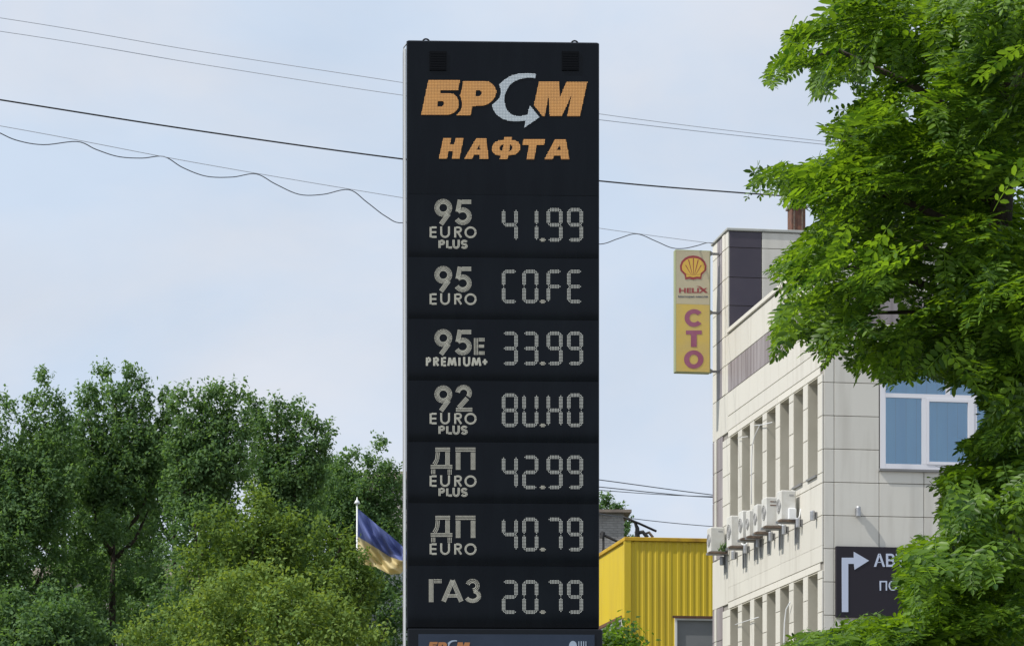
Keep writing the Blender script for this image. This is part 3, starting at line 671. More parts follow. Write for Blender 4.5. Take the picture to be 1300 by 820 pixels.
# air conditioners
def ac(y, z0, dep, ln, hgt, lab, extras=''):
    """y: near end along the side wall"""
    e_ = empty('air_conditioner', b2w(0, y, z0), RB); tag(e_, lab, 'air conditioner', 'outdoor air conditioning units on the side wall')
    x1, x0 = -0.07, -0.07-dep
    MB().bbox(x0, x1, 0, ln, 0.03, hgt, 0.015).build('casing', M['ac'], e_)
    gr = MB()
    rr = min(ln, hgt)*0.40; cy, cz = ln*0.42, hgt*0.52
    ringp = lambda r: [(x0-0.008, cy+r*math.cos(t), cz+r*math.sin(t)) for t in np.linspace(0, 2*math.pi, 19)]
    for r in (rr, rr*.72, rr*.44, rr*.18): gr.tube(ringp(r), 0.006, 4, False)
    for t in range(6): gr.tube([(x0-0.008, cy+rr*.15*math.cos(t*math.pi/3), cz+rr*.15*math.sin(t*math.pi/3)), (x0-0.008, cy+rr*math.cos(t*math.pi/3), cz+rr*math.sin(t*math.pi/3))], 0.005, 4)
    gr.build('fan_grille', M['ac_dark'], e_)
    MB().box(x0+dep*.55, x0+dep*.85, -0.004, -0.0005, hgt*.82, hgt*.87).build('carry_handle', M['ac_dark'], e_)
    for yy in (0.06, ln-0.10):
        MB().box(x0-0.03, -0.002, yy, yy+0.04, -0.012, 0.028).box(-0.022, -0.002, yy+0.0405, yy+0.075, -0.34, -0.013).build('bracket_with_shadow_bar', M['steel'], e_)  # arm, plus an upright bar standing in for its shadow streak on the wall
    if 'cover' in extras: MB().bbox(x0+dep*.45, x1-0.01, -0.07, -0.0005, 0.03, hgt*0.42, 0.012).build('valve_cover', M['white_metal'], e_)
    if 'grille' in extras: MB().box(x0+dep*.45, x1-0.02, -0.006, -0.0005, hgt*.72, hgt*.9).build('vent_slot', M['ac_dark'], e_)
    if 'rust' in extras:
        for q in (.72, .84): MB().box(x0+dep*.3, x0+dep*.75, -0.004, -0.0005, hgt*q, hgt*(q+.03)).build('rust_mark', M['rstain'], e_)
    pr = random.Random(int(y*100))
    MB().tube([(x1-0.05, -0.01, 0.08), (x1-0.03, -0.06, 0.05), (x1+0.03, -0.07, 0.02+pr.random()*.05), (-0.02, -0.05, 0.1), (0.0, -0.04, 0.22)], 0.013, 6).build('pipe', M['wire_dark' if pr.random() < .5 else 'white_metal'], e_, smooth=True)
    if 'tray' in extras or True: MB().box(x0-0.04, -0.035, -0.05, 0.059, -0.002, 0.026).build('tray', M['rust'], e_)
ac(1.42, 7.80, 0.27, 0.30, 0.54, 'white air conditioner nearest the building corner, with small valve cover', 'cover')
ac(2.50, 7.83, 0.26, 0.32, 0.54, 'air conditioner with brown rust marks on its end', 'rust')
ac(3.40, 7.84, 0.20, 0.26, 0.53, 'narrow white air conditioner just behind the rust marked one')
ac(3.98, 7.84, 0.20, 0.25, 0.50, 'slim white unit squeezed behind the narrow air conditioner')
ac(4.32, 7.84, 0.24, 0.32, 0.54, 'air conditioner with small dark vent slot on its end', 'grille')
ac(5.18, 7.80, 0.25, 0.34, 0.60, 'tall white air conditioner between the vented unit and the far one')
ac(6.72, 7.88, 0.28, 0.30, 0.50, 'air conditioner at the far end beside the yellow hall with a plant on it')
# weed growing on the far unit's tray
wd = MB(); rr_ = random.Random(3)
for i in range(26):
    a = rr_.uniform(0,6.28); l = rr_.uniform(.05,.2); bx_ = -0.16+rr_.uniform(-.06,.06); dx, dz = math.cos(a)*l*.6, l
    wd.quad((bx_, 6.60, 7.90), (bx_+dx*.5-0.014, 6.60-rr_.uniform(0,.05), 7.90+dz*.6), (bx_+dx, 6.58-rr_.uniform(0,.06), 7.90+dz), (bx_+dx*.5+0.014, 6.60, 7.90+dz*.55))
tag(wd.build('weed', M['darkleaf'], None, (XC, YC, 0), rz=RB), 'small green weed growing on the far air conditioner tray', 'plant')
# loose white cables on the facade
def facade_cable(pts, r, lab, m='white_metal'):
    q = [b2w(-0.04-dx, *side_px(px, py)) for px, py, dx in pts]
    tag(MB().tube(q, r, 6).build('cable', M[m], None, smooth=True), lab, 'cable', 'loose cables on the office side wall')
facade_cable([(960,540.5,0),(966,539.5,.01),(972,539,.01),(983,536,0)], 0.008, 'short white cable stretched across two upper window recesses')
facade_cable([(967,540,.0),(963,553,.03),(960.5,565,.04),(959.6,585,.04),(958.5,612,.03),(958,640,.02)], 0.009, 'white cable hanging down past the upper windows')
facade_cable([(936,792.5,.0),(948,789,.02),(960,785,.01),(966,783,0)], 0.008, 'white cable crossing the lower window recesses')
facade_cable([(1006,764,.0),(1003,773,.03),(1001.6,790,.04),(1001,812,.04),(1001,840,.03)], 0.012, 'white cable loop hanging beside the lower windows')
facade_cable([(939,556.5,.0),(945,555,.01),(952,554,0)], 0.006, 'thin white cable across one upper window recess')
# yellow vertical light box sign
VY = 7.35; r0 = lambda px: front_px(px, 400, VY)
vx0, vx1 = r0(857.2)[0], r0(902)[0]; vz = lambda py: front_px(880, py, VY)[1]
vs = empty('lightbox_sign', (XC, YC, 0), RB); tag(vs, 'vertical yellow lightbox sign with shell emblem and large purple letters', 'sign')
MB().bbox(vx0, vx1, VY, VY+0.16, vz(473), vz(317.5), 0.008).build('box_frame', M['sign_edge'], vs)
MB().box(vx0+0.02, vx1-0.02, VY-0.006, VY-0.001, vz(386.4), vz(318.8)).build('upper_face', M['sign_pale'], vs)
MB().box(vx0+0.02, vx1-0.02, VY-0.006, VY-0.001, vz(471.8), vz(386.6)).build('lower_face', M['sign_yellow'], vs)
def tfv(o_): return lambda px, py, d: (lambda q: Vector((q[0], VY-0.008-o_-d, q[1])))(front_px(px, -py, VY))
cvs = lambda p: [(850+x/10.25, -(310+y/10.25)) for x, y in p]
sh = [(205,462),(196,405),(140,345),(134,285),(155,225),(200,180),(250,157),(308,150),(365,158),(412,180),(458,225),(480,285),(474,345),(420,398),(410,457),(360,452),(308,464),(255,452)]
em = link('emblem', poly_mesh('emblem', [cvs(sh)], 0.002, M['sign_red'], tfv(0.002)), None, vs)
shi = [(308+(x-308)*0.86, 312+(y-312)*0.80) for x, y in sh]
link('emblem_fill', poly_mesh('emblem_fill', [cvs(shi)], 0.001, M['sign_gold'], tfv(0.0055)), None, em)
for k in range(7):
    a = R(-90+(k-3)*24); bx_, by_ = 308+(k-3)*13, 405; rl = 215 if abs(k-3) < 2 else (190 if abs(k-3) == 2 else 150)
    tx, ty = 308+math.cos(a)*rl*0.72, 405+math.sin(a)*rl*1.02+ (30 if abs(k-3)==3 else 0)
    link('emblem_rib', poly_mesh('emblem_rib', [cvs([(bx_-2,by_),(bx_+2,by_),(tx+6,ty),(tx-6,ty)])], 0.0005, M['sign_red'], tfv(0.0075)), None, em)
link('lettering', text_mesh('lettering', 'HELIX', M['sign_red'], 862, 898, -372, -365.8, 0.001, tfv(0.001), 0.03), None, vs)
link('swoosh', poly_mesh('swoosh', [cvs([(345,545),(400,552),(450,590),(505,640),(455,605),(400,566)])], 0.001, M['sign_red'], tfv(0.004)), None, vs)
link('lettering', text_mesh('lettering', 'Моторні масла', M['sign_ink'], 861, 898.5, -378.5, -375.2, 0.001, tfv(0.001), 0.02), None, vs)
cc = lambda p: [(x, -y) for x, y in p]
def ring_letter(cx, cy, rx, ry, w, a0, a1, m): 
    o1 = arc(cx,cy,rx,ry,a0,a1,28); i1 = arc(cx,cy,rx-w,ry-w*.9,a1,a0,28); return [cc(o1+i1)]
link('letter', poly_mesh('letter', ring_letter(881,403.8,12,11.2,6.2,-38,-322,0), 0.001, M['sign_purple'], tfv(0.002)), None, vs)['label'] = 'purple letter С'
link('letter', poly_mesh('letter', [cc([(870.7,419.6),(890.8,419.6),(890.8,424.6),(884.4,424.6),(884.4,440.5),(877,440.5),(877,424.6),(870.7,424.6)])], 0.001, M['sign_purple'], tfv(0.002)), None, vs)['label'] = 'purple letter Т'
link('letter', poly_mesh('letter', [cc(arc(880.6,456.3,12.4,11.6,0,352,30)), cc(arc(880.6,456.3,5.6,6.2,0,352,24))], 0.001, M['sign_purple'], tfv(0.002)), None, vs)['label'] = 'purple letter О'
for py in (320.5, 395.5, 470):
    z_ = vz(py); b = MB(); b.box(vx1+0.001, -0.012, VY+0.05, VY+0.09, z_-0.02, z_+0.02)
    b.v += [(vx1+0.001,VY+0.04,z_+0.055),(vx1+0.001,VY+0.04,z_-0.055),(vx1+0.09,VY+0.04,z_),(vx1+0.001,VY+0.048,z_+0.055),(vx1+0.001,VY+0.048,z_-0.055),(vx1+0.09,VY+0.048,z_)]
    n0 = len(b.v)-6; b.f += [(n0,n0+1,n0+2),(n0+5,n0+4,n0+3),(n0,n0+2,n0+5,n0+3),(n0+1,n0+4,n0+5,n0+2),(n0,n0+3,n0+4,n0+1)]
    b.build('wall_bracket', M['grey_metal'], vs)

# ================================================================ YELLOW HALL
YY = 62.0; XY = (795-650)/F*YY; ZY = CZ+(HY-682)/F*YY
yb = empty('yellow_hall', (XY, YY, 0), RB); tag(yb, 'yellow hall clad in ribbed metal sheet between the pylon and office building', 'building')
def corr(length, z0, z1, axis, face):
    """ribbed sheet; axis 'x' along front (faces -y), 'y' along side (faces -x)"""
    b = MB(); p = 0.15; prof = []
    u = 0.0
    while u < length-0.001:
        for du, d in ((0,0),(0.055,0),(0.075,0.010),(0.13,0.010)): 
            if u+du <= length: prof.append((u+du, d))
        u += p
    prof.append((length, 0))
    for (u, d) in prof:
        for z in (z0, z1): b.v.append((u, -d+face, z) if axis == 'x' else (-d+face, u, z))
    for i in range(len(prof)-1):
        q = (2*i, 2*i+2, 2*i+3, 2*i+1); b.f.append(q if axis == 'x' else q[::-1])
    return b
zw = CZ+(HY-783)/F*YY
fw0 = (857-795)/F*YY/ce
corr(fw0, 0.3, ZY-0.08, 'x', 0).build('front_cladding', M['yellow'], yb)
c_ = corr(8.0-fw0, zw+0.04, ZY-0.08, 'x', 0)
c_.v = [(v[0]+fw0+0.001, v[1], v[2]) for v in c_.v]; c_.build('front_cladding', M['yellow'], yb)
corr(0.28, 0.3, ZY-0.08, 'y', 0).build('side_cladding', M['yellow'], yb)
c_ = corr(9.6, zw+0.02, ZY-0.08, 'y', 0); c_.v = [(v[0]*.3, v[1]+0.281, v[2]) for v in c_.v]; c_.build('side_cladding', M['yellow'], yb)
MB().box(0.05, 8, 0.05, 9.8, 0, ZY-0.1).build('wall', M['brick2'], yb)
MB().bbox(-0.05, 8.05, -0.055, 0.12, ZY-0.075, ZY+0.01, 0.008).build('roof_flashing', M['ycap'], yb)
MB().bbox(-0.05, 0.12, 0.122, 9.9, ZY-0.075, ZY+0.01, 0.008).build('roof_flashing', M['ycap'], yb)
MB().box(-0.042, -0.032, 0.0, 0.1, 0.3, ZY-0.08).box(-0.042, 0.1, -0.044, -0.034, 0.3, ZY-0.08).build('corner_flashing', M['yellow'], yb)
MB().box(0.13, 7.9, 0.13, 9.8, ZY-0.099, ZY-0.07).build('roof', M['roof'], yb)
wn = empty('window', (fw0, 0, 0), 0, yb)
MB().box(0.0,0.05,-0.05,0.04,2.5,zw).box(0.051,5,-0.05,0.04,zw-0.05,zw).box(2.2,2.25,-0.045,0.04,2.5,zw-0.051).build('frame', M['white_metal'], wn)
MB().box(0.052, 5, 0.0, 0.01, 2.5, zw-0.052).build('pane', M['greyglass'], wn)
MB().box(-0.06, 5.05, -0.075, -0.051, zw-0.01, zw+0.045).build('drip_rail', M['rstain'], wn)
wn = empty('window', (0, 0.30, 0), 0, yb)
MB().box(-0.05,0.03,0.0,0.04,2.5,zw).box(-0.05,0.03,0.041,8,zw-0.05,zw).box(-0.04,0.03,1.4,1.45,2.5,zw-0.051).build('frame', M['white_metal'], wn)
MB().box(0.0, 0.01, 0.042, 8, 2.5, zw-0.052).build('pane', M['greyglass'], wn)
MB().box(-0.075, -0.051, -0.05, 8, zw-0.01, zw+0.06).build('drip_rail', M['rstain'], wn)
# broken aerial mast and bits on the hall roof
am = empty('fallen_aerial', (XY, YY, 0), RB); tag(am, 'dark broken aerial pole leaning over the yellow hall roof', 'aerial')
q = lambda px, py, Y: tuple(Matrix.Rotation(-RB,3,'Z') @ (P(px,py,Y)-Vector((XY,YY,0))))
MB().tube([q(791,656,63.2), q(812,664.5,63.4), q(833,674,63.6)], 0.028, 6).build('pole', M['wire_dark'], am, smooth=True)
MB().tube([q(809,683,63.4), q(809,670,63.4), q(806,663,63.4)], [0.07,0.05,0.03], 6).tube([q(806,677,63.4), q(816,675,63.4), q(822,682,63.4)], 0.05, 6).build('clamp', M['wire_dark'], am)
MB().tube([q(818,678,63.5), q(824,675.5,63.5), q(829,682,63.5)], 0.035, 6).build('bent_foot', M['rust'], am)
b2 = empty('roof_stay', (XY, YY, 0), RB); tag(b2, 'dark metal stay standing against the grey brick house, beside the pylon', 'metal bar')
MB().tube([q(762,677,66), q(786,688,66)], 0.035, 6).tube([q(764,683,66), q(765.5,675,66)], 0.06, 6).build('bar', M['wire_dark'], b2)
MB().tube([q(766,679,66), q(766,700,66)], 0.03, 6).build('post', M['wire_dark'], b2)

# ================================================================ far houses
def house(name, pxl, pxr, pytop, pyeave, Y, wallm, roofm, lab, dep=7, hip=0.2, wins_=(), bricks=False):
    x0, x1 = (pxl-650)/F*Y, (pxr-650)/F*Y; zt_, ze = CZ+(HY-pytop)/F*Y, CZ+(HY-pyeave)/F*Y; h = empty(name, ((x0+x1)/2, Y, 0), 0.05); w = (x1-x0)/2
    tag(h, lab, 'house'); MB().box(-w, w, 0, dep, 0, ze).build('wall', wallm, h)
    i = hip*w; e = 0.25; r = MB(); r.v = [(-w-e,-e,ze+.002),(w+e,-e,ze+.002),(w+e,dep+e,ze+.002),(-w-e,dep+e,ze+.002),(-w-e,-e,ze+.1),(w+e,-e,ze+.1),(w+e,dep+e,ze+.1),(-w-e,dep+e,ze+.1),(-w+i,dep*.3,zt_),(w-i,dep*.3,zt_),(w-i,dep*.7,zt_),(-w+i,dep*.7,zt_)]
    r.f = [(3,2,1,0),(0,1,5,4),(1,2,6,5),(2,3,7,6),(3,0,4,7),(4,5,9,8),(5,6,10,9),(6,7,11,10),(7,4,8,11),(8,9,10,11)]
    r.build('roof', roofm, h)
    for (a, b, c, d) in wins_:
        wn = empty('window', (-w+a, 0, b), 0, h)
        MB().box(0,c,-0.06,-0.001,0,0.06).box(0,c,-0.06,-0.001,d-0.06,d).box(0,0.06,-0.06,-0.001,0.061,d-0.061).box(c-0.06,c,-0.06,-0.001,0.061,d-0.061).build('frame', M['white_metal'], wn)
        MB().box(0.061,c-0.061,-0.03,-0.002,0.061,d-0.061).build('pane', M['ac_dark'], wn)
    if bricks:
        b = MB(); z = ze-0.11; k = 0
        bm_ = {}
        while z > ze-2.6:
            x = -w+(0.0 if k%2 else 0.13)
            while x < w-0.2:
                b.box(x, x+0.24, -0.012, -0.0005, z-0.07, z); x += 0.26
            z -= 0.085; k += 1
        o = b.build('brickwork', M['brick'], h); o['kind'] = 'stuff'
    return h
house('brick_house', 722, 792, 639, 651, 95, M['brick2'], M['tile'], 'grey brick house with brown hipped roof behind the yellow hall', 5, 0.35, [(0.3, 11.6, 0.9, 1.3)], True)
house('tiled_house', 470, 560, 586, 612, 104, M['plaster'], M['tile'], 'house with weathered brown roof half hidden left of the pylon', 8, 0.25, [(0.5, 12.2, 0.9, 1.4), (1.7, 12.2, 0.9, 1.4)])
house('pale_house', 40, 330, 700, 735, 96, M['plaster'], M['tile'], 'long pale house glimpsed between the trunks of the dark trees', 8, 0.1, [(0.8+1.5*i, 9.5, 0.9, 1.3) for i in range(5)])
house('white_shed', 440, 535, 668, 676, 84, M['white_metal'], M['roofcap'], 'white ribbed shed showing through foliage beside the pylon foot', 6, 0.05, [])

# ================================================================ flag
FY = 60.0
fl = empty('flagpole', (P(453.3,630,FY).x, FY, 0)); tag(fl, 'slim pale flagpole with a pointed finial rising from the trees', 'flagpole')
zt_ = P(453,640,FY).z
MB().tube([(0,0,0),(0,0,zt_)], [0.035,0.017], 10).build('pole', M['white_metal'], fl, smooth=True)
MB().lathe((0,0,zt_), [(0.02,0),(0.065,0.02),(0.05,0.06),(0.018,0.10),(0.006,0.16)], 12).build('finial', M['white_metal'], fl, smooth=True)
TOP = [(453.8,645),(466,655),(480,667),(495,679),(510,692),(521,703)]; BOT = [(453.8,716),(466,717),(480,721),(495,729),(508,728),(519,719)]
def lerp_path(pth, u):
    f = u*(len(pth)-1); i = min(int(f), len(pth)-2); t = f-i; return (pth[i][0]*(1-t)+pth[i+1][0]*t, pth[i][1]*(1-t)+pth[i+1][1]*t)
flg = empty('flag', P(453.8,645,FY)); tag(flg, 'blue and yellow flag hanging in folds beside the pylon', 'flag')
for nm, v0, v1, m_ in (('blue_stripe',0,.5,'flag_blue'),('yellow_stripe',.5,1,'flag_yellow')):
    b = MB(); nu, nv = 40, 20
    for j in range(nv+1):
        v = v0+(v1-v0)*j/nv
        for i in range(nu+1):
            u = i/nu; a = lerp_path(TOP, u); c = lerp_path(BOT, u)
            vv = v+0.05*math.sin(u*math.pi)*math.sin(v*math.pi)
            dy = 0.30*u*math.sin(u*10+v*5.5)+0.20*math.sin((u*1.6-v*1.5)*9)*min(1,u*4)
            b.v.append(tuple(P(a[0]*(1-vv)+c[0]*vv, a[1]*(1-vv)+c[1]*vv, FY+dy)-P(453.8,645,FY)))
    for j in range(nv):
        for i in range(nu): a = j*(nu+1)+i; b.f.append((a, a+nu+1, a+nu+2, a+1))
    b.build(nm, M[m_], flg, smooth=True)

# ================================================================ overhead cables
def cable(name, pts, r, m, lab, smooth_n=10):
    V_ = [P(a, b, c) for a, b, c in pts]
    if len(V_) > 2:
        o = []
        for i in range(len(V_)-1):
            p0, p1, p2, p3 = V_[max(i-1,0)], V_[i], V_[i+1], V_[min(i+2,len(V_)-1)]
            for k in range(smooth_n):
                t = k/smooth_n; o.append(0.5*((2*p1)+(-p0+p2)*t+(2*p0-5*p1+4*p2-p3)*t*t+(-p0+3*p1-3*p2+p3)*t**3))
        o.append(V_[-1]); V_ = o
    c = MB().tube(V_, r, 6).build(name, M[m], None, smooth=True)
    tag(c, lab, 'cable', 'cables strung across the sky'); return c
cable('overhead_cable', [(-500,-48,40),(0,23,41),(250,65,42),(510,105,43),(762,145,44),(1040,179,46),(1500,228,50)], 0.0055, 'wire_pale', 'faint pale cable, topmost of the wires crossing the sky')
cable('overhead_cable', [(-500,-28,40),(0,40,41),(250,81,42),(510,121,43),(762,152.5,44),(1040,183,46),(1500,226,50)], 0.0055, 'wire_pale', 'faint pale cable, second from the top')
cable('overhead_cable', [(-500,48,38),(0,127,39),(250,166,40),(510,202,41),(762,230,42),(975,247.5,43),(1500,285,46)], 0.0115, 'wire_dark', 'thick black cable crossing behind the pylon above the price rows')
cable('overhead_cable', [(-500,75,42),(0,160,44),(250,207,46),(510,251,48),(762,290,51),(907,309.5,53.4)], 0.006, 'wire_pale', 'thin straight messenger wire carrying the wavy cable to the tower')
wav = [(-60,150),(-10,165),(20,178),(55,184),(98,180),(122,190),(150,199),(180,201),(208,199),(232,213),(262,224),(295,225),(325,221),(350,234),(380,247),(410,247),(443,241),(466,257),(490,275),(512,283),(560,270),(600,279),(640,300),(690,302),(730,305),(762,310),(785,303),(808,297),(832,306),(852,314.5),(868,315.5),(885,312),(897,308.5),(907,309)]
cable('overhead_cable', [(a, b, 44+9.4*max(a,0)/907) for a, b in wav], 0.009, 'wire_grey', 'wavy slack cable tied below its messenger wire', 6)
cable('overhead_cable', [(640,594,70),(762,609,72),(905,628,75),(1100,650,79)], 0.013, 'wire_grey', 'upper thin cable above the yellow hall roof')
cable('overhead_cable', [(640,607,70),(762,618,72),(840,626,73),(905,631,75),(1100,640,79)], 0.013, 'wire_grey', 'middle thin cable above the yellow hall roof')
cable('overhead_cable', [(640,612,70),(762,622,72),(840,627.5,73),(905,630,75.2),(1100,634,79)], 0.010, 'wire_grey', 'sagging thin cable just under the middle one above the yellow hall')
cable('overhead_cable', [(740,648,74),(795,657,75),(905,668,77),(1100,680,80)], 0.011, 'wire_grey', 'lowest thin cable, just above the yellow hall roof')

# ================================================================ far trees
LEAF = np.array([(0,0,0),(0.35,0.5,0.08),(1,0,0),(0.35,-0.5,0.08)])
def leaf_cloud(cent, size, up=0.6, wid=0.62, nb=None):
    """one bent leaf per centre"""
    n = len(cent); d = rng.normal(size=(n,3)); d[:,2] -= 0.25; d /= np.linalg.norm(d,axis=1)[:,None]
    nr = rng.normal(size=(n,3))*0.27+nb*1.1; nr[:,2] += up*1.7; nr -= d*(nr*d).sum(1)[:,None]; nr /= np.linalg.norm(nr,axis=1)[:,None]
    b = np.cross(nr, d); s = size*rng.uniform(0.7,1.3,n)[:,None]
    V = np.empty((n,4,3)); 
    for k in range(4): V[:,k] = cent+(d*LEAF[k,0]+b*LEAF[k,1]*wid+nr*LEAF[k,2])*s
    Fc = np.arange(n*4).reshape(n,4); return V.reshape(-1,3), Fc
def far_tree(name, lab, cat_group, cx, Y, tips, bodyw, topy, boty, m, leaf=0.12, dens=1.0, trunk_r=0.18, depth=None, blobs_n=130, tuft=1.12):
    """tips: (px, py, px_in, py_in) branch plumes reaching the outline; crown body between topy..boty"""
    ppm = F/Y; base = Vector(((cx-650)/F*Y, Y, 0)); t = empty(name, base); tag(t, lab, 'tree', cat_group)
    wb = bodyw/ppm; zt_, zb_ = CZ+(HY-topy)/ppm, CZ+(HY-boty)/ppm; depth = depth or wb
    bl = []                                             # blobs: centre, radii
    for (px, py, qx, qy) in tips:
        a = np.array([(px-cx)/ppm, rng.uniform(-.25,.25)*depth, CZ+(HY-py)/ppm]); b = np.array([(qx-cx)/ppm, a[1]*.4, CZ+(HY-qy)/ppm])
        L_ = np.linalg.norm(b-a); nn = max(3, int(L_/0.42))
        for i in range(nn):
            f = (i+0.4)/nn; r = (0.15+0.55*f**0.9)*min(1, 0.5+L_*0.3); c = a*(1-f)+b*f+rng.normal(size=3)*np.array([.12,.3,.1])*(0.2+f)
            bl.append((c, np.array([r*.85, r, r*0.95]), a-b))
    for i in range(blobs_n):
        h = rng.uniform(0,1)**0.9; th = rng.uniform(0, 2*math.pi); wr = wb*1.15*(0.26+0.80*min(1,(1-h)*1.9))*rng.uniform(0.15,1)**0.5
        c = np.array([math.cos(th)*wr, math.sin(th)*wr*depth/wb, zb_+(zt_-zb_)*h])
        r = rng.uniform(0.5,0.95)*min(wb,1.9)/2.4; bl.append((c, np.array([r*.85,r*.85,r]), np.array([c[0]*.6,c[1]*.6,wb*.8])))
    cents = []; norms = []
    for c, r, ax in bl:
        area = r[0]*r[0]*12; nt_ = max(8, int(area*5.6*dens*(1.0 if c[1] < 0.15*depth else 0.4)))
        v = rng.normal(size=(nt_,3)); v /= np.linalg.norm(v,axis=1)[:,None]; v[:,2] = np.where(v[:,2] < -0.3, v[:,2]*0.5, v[:,2])
        tipc = c+v*r*rng.uniform(0.74,1.08,nt_)[:,None]
        k = 24; dirn = np.asarray(ax, float)/(np.linalg.norm(ax)+1e-9)*0.7+v*0.6; dirn /= np.linalg.norm(dirn,axis=1)[:,None]
        sz = rng.uniform(0.7,1.4,(nt_,1))*tuft; off_ = rng.normal(size=(nt_,k,3)); off_ /= np.linalg.norm(off_,axis=2)[:,:,None]; off_ *= rng.uniform(0.35,1,(nt_,k,1))
        al = (off_*dirn[:,None,:]).sum(2,keepdims=True); loc = (off_*0.155+al*dirn[:,None,:]*0.13)*sz[:,:,None]; loc[:,:,2] *= 0.85
        cents.append((tipc[:,None,:]+loc).reshape(-1,3)); norms.append(off_.reshape(-1,3))
    cents = np.concatenate(cents); V, Fc = leaf_cloud(cents, leaf, nb=np.concatenate(norms))
    cr_ = link('crown', np_mesh('crown', V, Fc, m), None, t); cr_['kind'] = 'stuff'
    # trunk and limbs
    bend = rng.uniform(-.3,.3,2); pts = [(0,0,0),(bend[0]*.4,bend[1]*.4,zb_*.5+0.4),(bend[0],bend[1],zb_+0.8),(bend[0]*.8,bend[1]*.5,(zt_+zb_)/2),(bend[0]*.5,0,zt_-0.8)]
    MB().tube(pts, [trunk_r*1.3,trunk_r,trunk_r*.85,trunk_r*.5,trunk_r*.12], 8).build('trunk', M['bark'], t, smooth=True)
    idx = rng.choice(len(bl), min(14,len(bl)), replace=False)
    for i in idx:
        c = bl[i][0]; z0 = max(zb_*.75, min(c[2]-abs(c[0])*0.9-0.8, zt_-1.5)); st = np.array([bend[0]*.8, bend[1]*.6, z0]); mid = (st+c)/2+np.array([c[0]*.12,c[1]*.12,-.15])
        MB().tube([tuple(st),tuple(mid),tuple(c)], [trunk_r*.42,trunk_r*.28,0.02], 6).build('limb', M['bark'], t, smooth=True)
    return t, len(cents)
G = 'dark green trees on the left'
tot = 0
for a in [
 ('broadleaf_tree','dark green tree at the left edge of the photo, with ragged spires', G, 15, 70, [(-60,510,-30,600),(8,498,10,600),(-20,520,0,620),(57,472,48,600),(40,500,35,620),(75,500,60,600),(82,522,60,640),(92,560,60,660),(100,600,50,680)], 95, 598, 960, M['darkleaf']),
 ('broadleaf_tree','tallest dark green tree with twin spires, left half of the photo', G, 150, 72, [(101,500,125,590),(130,459,135,590),(118,485,130,600),(150,490,148,600),(164,463,158,590),(180,480,168,600),(206,492,180,600),(190,505,170,610),(100,540,125,640),(212,522,180,640),(222,512,190,620)], 85, 588, 960, M['darkleaf']),
 ('broadleaf_tree','dark green tree with leaning tips between the twin spired tree and the middle one', G, 262, 68, [(226,508,245,610),(237,497,250,600),(250,500,255,600),(276,484,262,600),(264,490,262,600),(305,492,275,590),(292,500,270,600),(318,515,285,610),(315,540,280,640),(215,545,240,640)], 75, 592, 960, M['darkleaf']),
 ('broadleaf_tree','dark green tree whose slanting tips sweep right towards the pylon', G, 355, 74, [(332,515,340,620),(322,505,335,610),(350,506,350,610),(376,505,355,600),(368,520,355,620),(398,535,365,620),(417,536,375,610),(418,556,380,630),(405,572,380,650),(400,600,370,680),(392,528,365,620)], 64, 608, 980, M['darkleaf']),
 ('broadleaf_tree','smaller dark tree just left of the pylon behind the flag', G, 466, 82, [(445,571,450,650),(430,580,440,660),(484,554,470,640),(497,588,480,660),(470,575,465,650),(410,592,430,680),(512,625,480,700),(505,610,480,700)], 62, 640, 1000, M['darkleaf']),
 ('broadleaf_tree','low dark green tree in the bottom left corner of the photo', G, 45, 60, [(20,752,30,820),(60,742,55,820),(90,758,70,830),(-20,760,0,830),(120,790,90,840),(140,800,90,860)], 95, 775, 1060, M['darkleaf']),
 ('broadleaf_tree','dark green tree filling in behind the mid green tree', G, 215, 80, [(200,545,210,620),(228,530,225,620),(240,560,235,640)], 100, 570, 900, M['darkleaf']),
 ('broadleaf_tree','dark green tree behind the leaning tipped one, its crown between two neighbours', G, 415, 84, [(400,590,405,650),(425,585,420,660),(452,600,440,660)], 80, 600, 900, M['darkleaf']),
 ('broadleaf_tree','dark green tree behind the left edge tree, lower than its neighbours', G, 80, 82, [(60,545,70,620),(88,530,85,620),(20,560,30,640)], 100, 560, 900, M['darkleaf']),
]:
    _, c = far_tree(*a, leaf=0.108, dens=1.2); tot += c
G2 = 'lighter green trees in front of the dark ones'
_, c = far_tree('linden_tree','mid green tree in front of the dark row, left of the flag', G2, 325, 57, [(250,655,280,720),(285,640,300,720),(323,622,322,710),(345,632,335,710),(375,655,350,730),(415,668,380,740),(440,680,400,750),(455,700,410,770),(245,690,280,760),(465,730,420,780),(235,720,270,790),(448,702,425,800),(458,712,440,820),(470,735,445,850),(440,692,420,790),(452,745,440,840)], 92, 665, 1010, M['midleaf'], leaf=0.095, dens=1.0, tuft=1.15, blobs_n=75); tot += c
_, c = far_tree('maple_tree','yellow green tree nearest the camera in the bottom left half', G2, 345, 50, [(165,808,210,850),(185,790,230,840),(215,768,250,830),(255,752,275,820),(295,728,305,800),(330,716,330,790),(345,722,340,800),(385,735,375,800),(420,748,400,820),(450,770,420,840),(485,800,440,850),(272,745,280,820),(360,745,350,820)], 135, 775, 1040, M['limeleaf'], leaf=0.088, dens=0.95, tuft=1.3, blobs_n=80); tot += c
_, c = far_tree('broadleaf_tree','small dark tree peeping over the grey brick house right of the pylon', G, 779, 106, [(768,629,772,680),(782,636,780,690),(795,656,789,700),(757,640,765,690)], 15, 665, 900, M['darkleaf'], leaf=0.14, dens=0.8, blobs_n=25); tot += c
_, c = far_tree('young_tree','small bright green sapling at the right foot of the pylon', None, 785, 40, [(772,811,778,840),(782,806,784,840),(793,812,789,840)], 11, 830, 960, M['robinia'], leaf=0.085, dens=1.6, trunk_r=0.05, blobs_n=20); tot += c
print('far leaves', tot)

